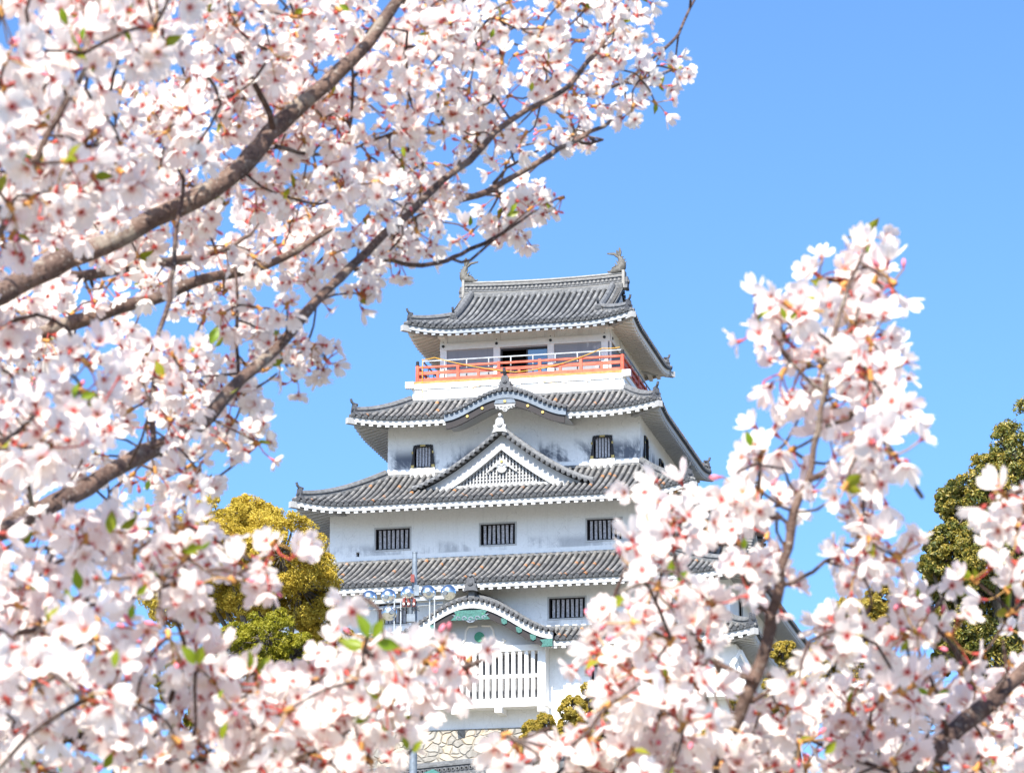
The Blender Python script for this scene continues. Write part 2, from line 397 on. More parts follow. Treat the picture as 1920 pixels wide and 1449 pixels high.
# ------------------------------------------------------------------ ground
def hill(x, y):
    t = np.clip((y - 38) / 100.0, 0, 1); s = t * t * (3 - 2 * t)
    d = np.clip((np.abs(x) - 70) / 200.0, 0, 1)
    far = np.clip((y - 230) / 200.0, 0, 1)
    return 19.5 * s * (1 - 0.8 * d * d) * (1 - far * far * (3 - 2 * far))
gx = np.concatenate([np.linspace(-3000, -160, 12), np.linspace(-150, 150, 61), np.linspace(160, 3000, 12)])
gy = np.concatenate([np.linspace(-600, -40, 8), np.linspace(-30, 260, 60), np.linspace(280, 5000, 16)])
GX, GY = np.meshgrid(gx, gy)
GZ = hill(GX, GY) + 0.25 * np.sin(GX * 0.21 + 1.3) * np.sin(GY * 0.17) * (GY > 30)
nx, ny = len(gx), len(gy)
idx = np.arange(nx * ny).reshape(ny, nx)
F = np.stack([idx[:-1, :-1], idx[:-1, 1:], idx[1:, 1:], idx[1:, :-1]], -1).reshape(-1, 4)
tag(np_mesh('ground', np.stack([GX, GY, GZ], -1).reshape(-1, 3), F, M['ground']), kind='structure')

# ------------------------------------------------------------------ castle keep
OX = np.array([-0.88197, 156.66635, 35.10574])     # local origin of the keep: foot of the third storey wall, middle of its front
keep = empty('castle_keep', OX, R(-YAW))
tag(keep, 'white plastered Japanese castle keep of five storeys with grey tiled roofs and a vermilion balcony', 'castle')

def keep_pt(x, y, z):
    a = R(YAW); return np.array([OX[0] + x * math.cos(a) + y * math.sin(a), OX[1] - x * math.sin(a) + y * math.cos(a), OX[2] + z])
def front(C=(0, 0, 0)): return lambda u, w, z: (C[0] + u, C[1] - w, C[2] + z)
def right(C=(0, 0, 0)): return lambda u, w, z: (C[0] + w, C[1] + u, C[2] + z)
def left(C=(0, 0, 0)):  return lambda u, w, z: (C[0] - w, C[1] - u, C[2] + z)
def back(C=(0, 0, 0)):  return lambda u, w, z: (C[0] - u, C[1] + w, C[2] + z)

def wall_panel(mb, fr, u0, u1, z0, z1, holes=(), depth=0.35, mat=0):
    us = sorted({u0, u1, *[h[0] for h in holes], *[h[1] for h in holes]})
    zs = sorted({z0, z1, *[h[2] for h in holes], *[h[3] for h in holes]})
    for a, b in zip(us[:-1], us[1:]):
        for c, d in zip(zs[:-1], zs[1:]):
            cu, cz = (a + b) / 2, (c + d) / 2
            if any(h[0] < cu < h[1] and h[2] < cz < h[3] for h in holes): continue
            mb.add([fr(a, 0, c), fr(b, 0, c), fr(b, 0, d), fr(a, 0, d)], [(0, 1, 2, 3)], mat)
    for h in holes:
        a, b, c, d = h
        for q in (((a, c), (a, d)), ((a, d), (b, d)), ((b, d), (b, c)), ((b, c), (a, c))):
            (p0, q0), (p1, q1) = q
            mb.add([fr(p0, 0, q0), fr(p1, 0, q1), fr(p1, -depth, q1), fr(p0, -depth, q0)], [(0, 1, 2, 3)], mat)

def storey(x0, x1, y0, y1, z0, z1, mat, fholes=(), rholes=(), name='plaster_wall'):
    mb = MB()
    wall_panel(mb, front((0, y0, 0)), x0, x1, z0, z1, fholes)
    wall_panel(mb, right((x1, 0, 0)), y0, y1, z0, z1, rholes)
    wall_panel(mb, left((x0, 0, 0)), -y1, -y0, z0, z1)
    wall_panel(mb, back((0, y1, 0)), -x1, -x0, z0, z1)
    return mb.build(name, mat, keep)

def slat_window(fr, u0, u1, z0, z1, nbars=7):
    mb = MB()
    t = 0.05
    mb.box(u0, u1, -0.36, -0.34, z0, z1, 1, fr)
    for (a, b, c, d) in ((u0 + .002, u0 + t, z0 + .002, z1 - .002), (u1 - t, u1 - .002, z0 + .002, z1 - .002), (u0 + t, u1 - t, z1 - t, z1 - .002), (u0 + t, u1 - t, z0 + .002, z0 + t)):
        mb.box(a, b, -0.16, -0.03, c, d, 0, fr)
    w = mb.build('window', [M['dark_wood'], M['inside']], keep)
    mb = MB()
    pitch = (u1 - u0 - 2 * t) / (nbars + 0.35)
    for i in range(nbars):
        c = u0 + t + pitch * (i + 0.68)
        c += random.uniform(-.008, .008); q = random.uniform(-.012, .012)
        P = [fr(c - .062 + a * .124 + (q if e else -q), b, zz) for e, zz in ((0, z0 + t + .003), (1, z1 - t - .003)) for a, b in ((0, -.12), (1, -.12), (1, -.24), (0, -.24))]
        mb.box8(P, 0)
    mb.build('window_bars', M['bar'], w)
    mb = MB(); g_ = .07
    mb.box(u0 - g_, u1 + g_, .002, .035, z0 - g_, z0 - .001, 0, fr); mb.box(u0 - g_, u1 + g_, .002, .030, z1 + .001, z1 + g_, 0, fr)
    mb.box(u0 - g_, u0 - .001, .002, .028, z0, z1, 0, fr); mb.box(u1 + .001, u1 + g_, .002, .028, z0, z1, 0, fr)
    mb.build('window_frame', M['plaster_trim'], w)

def arch_window(fr, u0, u1, z0, z1):
    """bell shaped window with a dark lacquered frame and gilt corners"""
    mb = MB()
    mb.box(u0 + .02, u1 - .02, -0.36, -0.34, z0, z1, 1, fr)
    c = (u0 + u1) / 2; h = (u1 - u0) / 2
    for s in (-1, 1):
        a = c + s * h
        P = [(a - s * 0.10, z0), (a + s * 0.13, z0), (a + s * 0.03, z0 + .55), (a + s * 0.0, z1 - .12), (a - s * 0.10, z1), (a - s * 0.26, z1 - .03), (a - s * 0.10, z1 - .26), (a - s * 0.07, z0 + .6)]
        mb.prism(P, fr, -0.10, 0.07, 0)
        mb.box(a - 0.10 if s < 0 else a - .05, a + .05 if s < 0 else a + .10, 0.072, 0.085, z0 + .01, z0 + .16, 2, fr)
        mb.box(a - .05 + s * .02, a + .03 + s * .02, 0.072, 0.085, z1 - .45, z1 - .33, 2, fr)
    mb.box(u0 + .20, u1 - .20, -0.10, 0.068, z1 - .10, z1 + .01, 0, fr)
    mb.box(c - .13, c + .13, 0.069, 0.083, z1 - .09, z1, 2, fr)
    mb.box(u0 + .10, u1 - .10, -0.10, 0.055, z0 + .003, z0 + .07, 0, fr)
    w = mb.build('arched_window', [M['dark_wood'], M['inside'], M['gold']], keep)
    mb = MB()
    for i in range(5):
        a = u0 + .12 + (u1 - u0 - .24) * (i + .5) / 5
        mb.box(a - .05, a + .05, -0.16, -0.06, z0 + .07, z1 - .08, 0, fr)
    mb.build('window_bars', M['bar'], w)
    mb = MB(); mb.box(u0 - .13, u1 + .13, 0.004, 0.14, z0 - .55, z0 - .01, 0, fr)
    mb.build('window_sill', M['plaster_trim'], w)

def ups(L, Lc, amt):
    def f(s): 
        a = max(0.0, 1 - s / Lc); b = max(0.0, 1 - (L - s) / Lc)
        return amt * (a ** 2.1 + b ** 2.1)
    return f

def roof_side(mb, P0, e, n, L, run, a, b, H, up, d0=None, dmaxf=None, sp=0.31, rr=0.093, rows=7, rid0=0):
    """one face of a tiled roof: pan tiles as a stepped sheet, roll tiles as half round ribs with round eave ends"""
    P0 = np.array(P0, float); e = np.array(e, float); n = np.array(n, float)
    if dmaxf is None: dmaxf = lambda s: run * min(1.0, s / a if a > 1e-6 else 1.0, (L - s) / b if b > 1e-6 else 1.0)
    if d0 is None: d0 = lambda s: 0.0
    def pos(s, d):
        q = P0 + e * s + n * d
        return np.array([q[0], q[1], H(d) + up(s) * max(0.0, 1 - d / run)])
    S = sorted(set(list(np.linspace(0, L, 71)) + [a, L - b]))
    V = []; UV = []
    for s in S:
        dm = dmaxf(s); ds = min(d0(s), dm)
        for k in range(rows + 1):
            d = ds + (dm - ds) * k / rows
            V.append(pos(s, d)); UV.append((d, s / sp + 500 * rid0))
    nr = rows + 1; Fc = []
    for i in range(len(S) - 1):
        if dmaxf(S[i]) - d0(S[i]) < 1e-3 and dmaxf(S[i + 1]) - d0(S[i + 1]) < 1e-3: continue
        for k in range(rows): Fc.append((i * nr + k, (i + 1) * nr + k, (i + 1) * nr + k + 1, i * nr + k + 1))
    mb.add(V, Fc, 0, UV)
    # thickness at the eave
    for i in range(len(S) - 1):
        if d0(S[i]) > 0 or d0(S[i + 1]) > 0: continue
        p, q = pos(S[i], 0), pos(S[i + 1], 0); dn = np.array([0, 0, 0.09]); bk = np.array([*(n * 0.25), 0])
        mb.add([p, q, q - dn, p - dn, q - dn + bk, p - dn + bk], [(0, 1, 2, 3), (3, 2, 4, 5)], 2)
    nrib = int(L / sp); off = (L - (nrib - 1) * sp) / 2
    for i in range(nrib):
        s = off + i * sp + (random.uniform(-.014, .014) if 0 < i < nrib - 1 else 0); dm = dmaxf(s); ds = d0(s)
        if dm - ds < 0.12: continue
        ds -= 0.03 if ds == 0 else 0
        N = rows; V = []; UV = []; jz = random.uniform(-.008, .008); jr = rr * random.uniform(.95, 1.05)
        for k in range(N + 1):
            d = ds + (dm - ds) * k / N
            p = pos(s, max(d, 0)); 
            if d < 0: p[:2] += n * d
            p2 = pos(s, d + 0.05); p1 = pos(s, max(d - 0.05, 0)); t = p2 - p1; t /= np.linalg.norm(t)
            e3 = np.array([e[0], e[1], 0.0]); nv = np.cross(e3, t)
            if nv[2] < 0: nv = -nv
            for j in range(7):
                an = math.pi * j / 6
                V.append(p + e3 * (-math.cos(an) * jr) + nv * (math.sin(an) * jr * 1.15 + 0.035 + jz)); UV.append((d - ds + 0.02, i + 0.5 + 500 * rid0))
        Fc = [(k * 7 + j, k * 7 + j + 1, (k + 1) * 7 + j + 1, (k + 1) * 7 + j) for k in range(N) for j in range(6)]
        mb.add(V, Fc, 1, UV)
        if d0(s) == 0:
            p = pos(s, 0); c = np.array([*(p[:2] - n * 0.045), p[2] + 0.012 + jz]); a3 = np.array([n[0], n[1], 0.15])
            mb.cyl(c, a3, rr * 1.12, 0.07, 10, 2)
            mb.cyl(c - np.array([n[0], n[1], 0]) * 0.037, a3, rr * 0.62, 0.012, 8, 2)
    return pos

def eave(mb, P0, e, n, L, zf, up, ov, skip=None, rsp=0.415, rw=0.20, fm=0, rm=1, fh=0.24, slope=0.30):
    """plastered fascia, square rafter ends and boarded soffit under one side of the roof"""
    P0 = np.array(P0, float); e = np.array(e, float); n = np.array(n, float)
    def ok(s): return skip is None or not (skip[0] < s < skip[1])
    S = list(np.linspace(0, L, 60))
    if skip: S = sorted(S + [skip[0], skip[1]])
    def q(s, d, z): p = P0 + e * s + n * d; return (p[0], p[1], z)
    for i in range(len(S) - 1):
        if not ok((S[i] + S[i + 1]) / 2): continue
        s0, s1 = S[i], S[i + 1]; a, b = zf + up(s0), zf + up(s1)
        c0 = min(0.07, s0, L - s0) ; c1 = min(0.07, s1, L - s1)
        c0 = 0.07; c1 = 0.07
        mb.add([q(s0, .07, a), q(s1, .07, b), q(s1, .07, b - fh), q(s0, .07, a - fh), q(s1, .20, b - fh), q(s0, .20, a - fh)], [(0, 1, 2, 3), (3, 2, 4, 5)], fm)
        o0 = min(ov, max(s0, .07), max(L - s0, .07)); o1 = min(ov, max(s1, .07), max(L - s1, .07))
        mb.add([q(s0, .08, a - .11), q(s1, .08, b - .11), q(s1, o1 + .02, b - .11 + slope * o1 - up(s1) * o1 / ov * .8), q(s0, o0 + .02, a - .11 + slope * o0 - up(s0) * o0 / ov * .8)], [(0, 1, 2, 3)], rm)
    nr = int((L - .5) / rsp)
    for i in range(nr + 1):
        s = .25 + (L - .5) * i / nr
        if not ok(s): continue
        o = min(ov, s, L - s) ; z = zf + up(s) - fh + 0.06
        if o < .2: continue
        h = rw / 2; d1 = o + .02; z1 = z + slope * o - up(s) * o / ov * .8
        P = [q(s - h, .10, z - .17), q(s + h, .10, z - .17), q(s + h, d1, z1 - .17), q(s - h, d1, z1 - .17), q(s - h, .10, z), q(s + h, .10, z), q(s + h, d1, z1), q(s - h, d1, z1)]
        mb.box8(P, fm if rw > .15 else rm)

def oni(mb, p, d, sc=1.0, horn=True, plate=0, disc=1, tube=0):
    """demon tile at the end of a ridge: shouldered plate, round crest, upturned tube tile on top"""
    p = np.array(p, float); d = np.array([d[0], d[1], 0.0]); d /= np.linalg.norm(d); sd = np.array([-d[1], d[0], 0])
    fr = lambda u, w, z: tuple(p + sd * u + d * w + np.array([0, 0, z]))
    k = sc
    poly = [(-.34 * k, -.22 * k), (-.25 * k, -.02 * k), (-.29 * k, .12 * k), (-.19 * k, .16 * k), (-.17 * k, .36 * k), (-.09 * k, .45 * k), (.09 * k, .45 * k), (.17 * k, .36 * k), (.19 * k, .16 * k), (.29 * k, .12 * k), (.25 * k, -.02 * k), (.34 * k, -.22 * k), (.12 * k, -.16 * k), (-.12 * k, -.16 * k)]
    mb.prism(poly, fr, -0.10 * k, 0.07 * k, plate)
    c = np.array(fr(0, .09 * k, .18 * k)); mb.cyl(c, d, .125 * k, .07 * k, 12, disc)
    c = np.array(fr(0, .12 * k, .18 * k)); mb.cyl(c, d, .07 * k, .05 * k, 10, plate)
    if horn:
        a = np.array(fr(0, -.25 * k, .46 * k)); b = np.array(fr(0, .05 * k, .50 * k)); c = np.array(fr(0, .17 * k, .62 * k)); e = np.array(fr(0, .22 * k, .78 * k))
        mb.tube([a, b, c, e], [.085 * k, .085 * k, .08 * k, .075 * k], 9, tube)

def hip_ridge(pts, parent, sc=1.0, d=None):
    mb = MB()
    w = .15 * sc
    mb.sweep(pts, [(-w - .05, -.06), (w + .05, -.06), (w + .04, .06), (w - .02, .075), (w - .03, .17), (w + .02, .185), (w, .25), (w * .55, .35), (0, .38), (-w * .55, .35), (-w, .25), (-w - .02, .185), (-w + .03, .17), (-w + .02, .075), (-w - .04, .06)], 0)
    p = np.array(pts[-1]); dd = p - np.array(pts[-2]) if d is None else np.array(d)
    oni(mb, p + np.array([0, 0, .10 * sc]), dd, sc * .84, True, 1, 1, 1)
    return mb.build('hip_ridge', [M['ridge'], M['oni']], parent)

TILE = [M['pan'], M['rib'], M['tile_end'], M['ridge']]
TILE_CLEAN = [M['pan'], M['rib_clean'], M['tile_end'], M['ridge']]
def skirt(xo0, xo1, yo0, yo1, xi0, xi1, yi0, yi1, ze, zt, upamt, ov, Lc=3.2, cc=0.25, gap=None, fm='plaster_trim', rm='plaster_warm', zfoff=-0.09, slope=.30):
    """four sided skirt roof between an outer and an inner rectangle; gap = (zk function) where a cusped gable opens the front eave"""
    Lx, Ly = xo1 - xo0, yo1 - yo0
    rf, rr_, rl, rb = yi0 - yo0, xo1 - xi1, xi0 - xo0, yo1 - yi1
    mkH = lambda run: (lambda d: ze + (zt - ze) * ((1 - cc) * (d / run) + cc * (d / run) ** 2))
    ux, uy = ups(Lx, Lc, upamt), ups(Ly, Lc, upamt)
    mb = MB()
    d0 = None; sk = None
    if gap:
        g0, g1, zk = gap; Hf = mkH(rf)
        def d0(s):
            x = xo0 + s
            if not (g0 < x < g1): return 0.0
            z = zk(x); lo, hi = 0.0, rf
            for _ in range(22):
                m_ = (lo + hi) / 2
                if Hf(m_) < z - .02: lo = m_
                else: hi = m_
            return max(lo, 0.02)
        sk = (g0 - xo0 + .02, g1 - xo0 - .02)
    fpos = roof_side(mb, (xo0, yo0), (1, 0), (0, 1), Lx, rf, rl, rr_, mkH(rf), ux, d0, rid0=1)
    rpos = roof_side(mb, (xo1, yo0), (0, 1), (-1, 0), Ly, rr_, rf, rb, mkH(rr_), uy, rid0=2)
    lpos = roof_side(mb, (xo0, yo1), (0, -1), (1, 0), Ly, rl, rb, rf, mkH(rl), uy, rid0=3)
    roof_side(mb, (xo1, yo1), (-1, 0), (0, -1), Lx, rb, rr_, rl, mkH(rb), ux, rid0=4)
    # flashing course against the wall above
    o = .03
    pts = [(xi0 - o, yi0 - o), (xi1 + o, yi0 - o), (xi1 + o, yi1 + o), (xi0 - o, yi1 + o)]
    for i in range(4):
        a, b = pts[i], pts[(i + 1) % 4]
        mb.beam((*a, zt + .05), (*b, zt + .05), .20, .14, 3)
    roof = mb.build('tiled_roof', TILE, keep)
    mb = MB(); zf = ze + zfoff
    eave(mb, (xo0, yo0), (1, 0), (0, 1), Lx, zf, ux, ov, sk, slope=slope)
    eave(mb, (xo1, yo0), (0, 1), (-1, 0), Ly, zf, uy, ov, slope=slope)
    eave(mb, (xo0, yo1), (0, -1), (1, 0), Ly, zf, uy, ov, slope=slope)
    eave(mb, (xo1, yo1), (-1, 0), (0, -1), Lx, zf, ux, ov, slope=slope)
    for (cx, cy, dx, dy) in ((xo0, yo0, -1, -1), (xo1, yo0, 1, -1), (xo1, yo1, 1, 1), (xo0, yo1, -1, 1)):
        z = zf + upamt - .26
        mb.beam((cx - dx * ov, cy - dy * ov, z - .10 - upamt * .6 + slope * ov * .6), (cx + dx * .10, cy + dy * .10, z), .26, .30, 2)
    mb.build('eave', [M[fm], M[rm], M['carved']], roof)
    for (pos, s1, sgn, run, Lh) in ((fpos, rl, 1, rf, Lx), (fpos, rr_, -1, rf, Lx)):
        P = []
        for k in range(13):
            v = 1 - k / 12 * 0.93; s = s1 * v if sgn > 0 else Lh - s1 * v
            q = pos(s, run * v); q[2] += .03; P.append(q)
        hip_ridge(P, roof)
    for yo, yi in ((yo1, yi1),):
        for xo, xi, run in ((xo1, xi1, rr_), (xo0, xi0, rl)):
            P = []
            for k in range(13):
                v = 1 - k / 12 * .93
                x = xo + (xi - xo) * v; y = yo + (yi - yo) * v
                P.append(np.array([x, y, mkH(run)(run * v) + upamt * (max(0, 1 - abs(y - yo) / Lc)) ** 2.1 * (1 - v) + .03]))
            hip_ridge(P, roof)
    return roof

# --- storey walls (measured in metres from the foot of the third storey)
W1 = (-11.65, 11.85, -2.3, 19.0)      # ground and second storey
W3 = (-8.29, 8.25, 0.0, 16.8)
W2 = (-5.98, 6.88, 2.3, 14.9)
W5 = (-3.65, 5.04, 4.1, 12.9)
win3 = [(-5.95, -4.22, .50, 1.55), (-.67, 1.06, .50, 1.54), (4.62, 6.32, .49, 1.53)]
win4 = [(3.20, 4.94, -3.72, -2.74), (-5.12, -3.70, -3.66, -2.66), (7.9, 9.6, -3.76, -2.78), (-9.6, -7.9, -3.70, -2.70)]
slits = [(-6.93, -6.77, .22, .45)]
storey(*W3, -0.6, 2.75, M['plaster_foot'], win3 + slits)
for a, b, c, d in win3: slat_window(front((0, W3[2], 0)), a, b, c, d)
storey(*W1, -4.6, -1.5, M['plaster_low'], win4, [(.4, 1.5, -3.9, -2.6), (5, 6.6, -3.7, -2.7)])
for a, b, c, d in win4: slat_window(front((0, W1[2], 0)), a, b, c, d)
slat_window(right((W1[1], 0, 0)), .4, 1.5, -3.9, -2.6, 4)
slat_window(right((W1[1], 0, 0)), 5, 6.6, -3.7, -2.7)
base_win = [(5.24, 6.6, -6.95, -6.02)]
storey(-11.7, 11.9, -2.4, 19.1, -8.86, -4.15, M['plaster'], base_win)
slat_window(front((0, -2.4, 0)), *base_win[0])
win2 = [(-4.66, -3.65, 5.09, 6.28), (4.48, 5.48, 5.09, 6.28)]
storey(*W2, 4.3, 8.2, M['plaster_mould'], win2, [(3.3, 4.3, 5.2, 6.45), (7.6, 8.8, 5.0, 6.3)])
for w in win2: arch_window(front((0, W2[2], 0)), *w)
arch_window(right((W2[1], 0, 0)), 3.3, 4.3, 5.2, 6.45)
arch_window(right((W2[1], 0, 0)), 7.6, 8.8, 5.0, 6.3)

# --- top floor behind the balcony
door = (-.58, 1.88, 9.6, 11.56)
mb = MB()
wall_panel(mb, front((0, W5[2], 0)), W5[0], W5[1], 9.5, 12.75, [door], 0.4)
wall_panel(mb, right((W5[1], 0, 0)), W5[2], W5[3], 9.5, 12.75)
wall_panel(mb, left((W5[0], 0, 0)), -W5[3], -W5[2], 9.5, 12.75)
wall_panel(mb, back((0, W5[3], 0)), -W5[1], -W5[0], 9.5, 12.75)
wall5 = mb.build('plaster_wall', M['plaster_panel'], keep)
mb = MB(); f5 = front((0, W5[2], 0))
for u in (-3.56, -.78, 2.02, 4.79):
    mb.box(u - .17, u + .17, .003, .07, 9.6, 12.45, 0, f5)
mb.box(W5[0] - .05, W5[1] + .05, .072, .10, 11.62, 11.98, 0, f5)
mb.box(W5[0] - .06, W5[1] + .06, .003, .12, 12.40, 12.62, 0, f5)
r5 = right((W5[1], 0, 0)); l5 = left((W5[0], 0, 0))
for u in (4.2, 7.0, 9.9, 12.7):
    mb.box(u - .12, u + .12, .003, .07, 9.6, 12.4, 0, r5); mb.box(-u - .12, -u + .12, .003, .07, 9.6, 12.4, 0, l5)
mb.box(W5[2] - .05, W5[3], .072, .10, 11.62, 11.98, 0, r5)
mb.box(-W5[3], -W5[2] + .05, .072, .10, 11.62, 11.98, 0, l5)
for (x, y) in ((W5[0], W5[2]), (W5[1], W5[2])):
    mb.box(x - .18, x + .18, y - .30, y + .2, 12.28, 12.63, 0)
mb.build('pillar_frame', M['white_wood'], keep)
for u in (-3.56, -.78, 2.02, 4.79):
    mb = MB(); mb.cyl((u, W5[2] - .115, 11.82), (0, 1, 0), .075, .05, 14, 0); mb.build('nail_cover', M['black'], keep)
    mb = MB(); mb.cyl((u, W5[2] - .115, 12.04), (0, 1, 0), .022, .05, 8, 0); mb.build('nail', M['black'], keep)
mb = MB(); mb.cyl((W5[1] + .115, 4.35, 11.82), (1, 0, 0), .075, .05, 14, 0); mb.build('nail_cover', M['black'], keep)
mb = MB()
mb.box(door[0], door[1], W5[2] + .9, W5[2] + .95, 9.6, 11.56, 0)
for u in (door[0] + .04, door[1] - .04): mb.box(u - .036, u + .036, W5[2] + .06, W5[2] + .18, 9.62, 11.5, 1)
mb.box(door[0] + .01, door[1] - .01, W5[2] + .06, W5[2] + .18, 11.46, 11.55, 1)
mb.box(.72, .80, W5[2] + .10, W5[2] + .16, 9.62, 11.46, 1)
mb.box(-.25, .22, W5[2] + .5, W5[2] + .54, 10.35, 10.75, 3)
dr = mb.build('doorway', [M['inside'], M['dark_wood'], M['glass'], M['panel_back']], keep)
mb = MB(); mb.box(.80, 1.80, W5[2] + .12, W5[2] + .14, 9.62, 11.46, 0); mb.build('glass_pane', M['glass'], dr)

# --- balcony
BX0, BX1, BY0, BY1 = -4.89, 6.0, 3.0, 14.0
mb = MB()
mb.box(BX0, BX1, BY0, BY1, 8.3, 9.36, 0)
mb.box(BX0 - .07, BX1 + .07, BY0 - .07, BY1 + .07, 9.362, 9.62, 0)
for i in range(9):
    u = BX0 + .65 + i * (BX1 - BX0 - 1.3) / 8
    mb.box(u - .13, u + .13, BY0 - .055, BY0 - .002, 9.28, 9.36, 0)
for (x, sx) in ((BX0, -1), (BX1, 1)):
    for (y, sy) in ((BY0, -1), (BY1, 1)):
        mb.box(min(x, x + sx * .24) - .09, max(x, x + sx * .24) + .09, y - .15 + sy * .12, y + .15 + sy * .12, 9.40, 9.72, 0)
mb.build('balcony_base', M['white_wood'], keep)
mb = MB(); mb.box(BX0 - .02, BX1 + .02, BY0 - .04, BY1 + .04, 9.622, 9.76, 0)
mb.build('balcony_floor', M['plank'], keep)
RX0, RX1, RY0, RY1 = BX0 + .22, BX1 - .13, BY0 + .08, BY1 - .1
mb = MB()
cor = [(RX0, RY0), (RX1, RY0), (RX1, RY1), (RX0, RY1)]
for i in range(4):
    a, b = cor[i], cor[(i + 1) % 4]
    for z, w, h in ((10.52, .12, .10), (10.21, .09, .16), (9.85, .11, .17)):
        mb.beam((*a, z), (*b, z), w, h, 0)
rail = mb.build('railing', M['red'], keep)
def post(x, y, z0, z1, w, cap=False):
    mb = MB(); mb.box(x - w, x + w, y - w, y + w, z0, z1, 0)
    p = mb.build('rail_post', M['red'], rail)
for (x, y) in cor:
    mb = MB(); mb.tube([(x, y, 9.762), (x, y, 10.60)], .10, 14, 0); mb.tube([(x, y, 10.602), (x, y, 10.66), (x, y, 10.68), (x, y, 10.80), (x, y, 10.86)], [.105, .105, .075, .09, .05], 12, 1)
    mb.build('rail_post', [M['red'], M['black']], rail)
n = 10
for k in range(1, n):
    x = RX0 + (RX1 - RX0) * k / n
    post(x, RY0, 9.762, 10.60 if k % 2 == 0 else 10.29, .075 if k % 2 == 0 else .06)
    post(x, RY1, 9.762, 10.60 if k % 2 == 0 else 10.29, .075)
    y = RY0 + (RY1 - RY0) * k / n
    post(RX1, y, 9.762, 10.60 if k % 2 == 0 else 10.29, .075 if k % 2 == 0 else .06)
    post(RX0, y, 9.762, 10.60 if k % 2 == 0 else 10.29, .075 if k % 2 == 0 else .06)
mb = MB(); q = .22
c2 = [(RX0 + q, RY0 + q), (RX1 - q * .2, RY0 + q), (RX1 - q * .2, RY1 - q), (RX0 + q, RY1 - q)]
for i in range(4):
    a, b = np.array(c2[i]), np.array(c2[(i + 1) % 4])
    mb.beam((*a, 10.90), (*b, 10.90), .06, .06, 0)
    for k in range(9):
        p = a + (b - a) * k / 9
        mb.beam((*p, 9.77), (*p, 10.87), .06, .06, 0, up=(0, 1, 0))
mb.build('safety_rail', M['silver'], keep)

# --- roofs
skirt(-9.60, 10.20, -2.15, 18.8, W2[0], W2[1], 2.3, 14.9, 2.38, 4.69, .46, 2.1, slope=.24)
K2C, K2H = .5, 3.08
kB = lambda x: (0.5 + 0.5 * math.cos(math.pi * max(-1, min(1, x)))) ** .9
zk2 = lambda x: 7.28 + 1.02 * kB((x - K2C) / K2H)
skirt(-7.48, 8.15, .4, 16.5, BX0, BX1, 3.0, 14.0, 7.22, 8.66, .36, 1.55, gap=(K2C - K2H + .1, K2C + K2H - .1, zk2))
skirt(-12.80, 13.30, -4.65, 20.7, W3[0], W3[1], 0.0, 16.8, -2.20, -.14, .46, 1.65, slope=.26)
K5C, K5H = -.2, 3.95
zk5 = lambda x: -4.62 + 1.62 * kB((x - K5C) / K5H)
skirt(-13.1, 13.2, -3.95, 20.6, W1[0], W1[1], W1[2], 19.0, -4.98, -4.22, .30, 1.5, Lc=2.5, gap=(K5C - K5H + .1, K5C + K5H - .1, zk5), slope=.22)

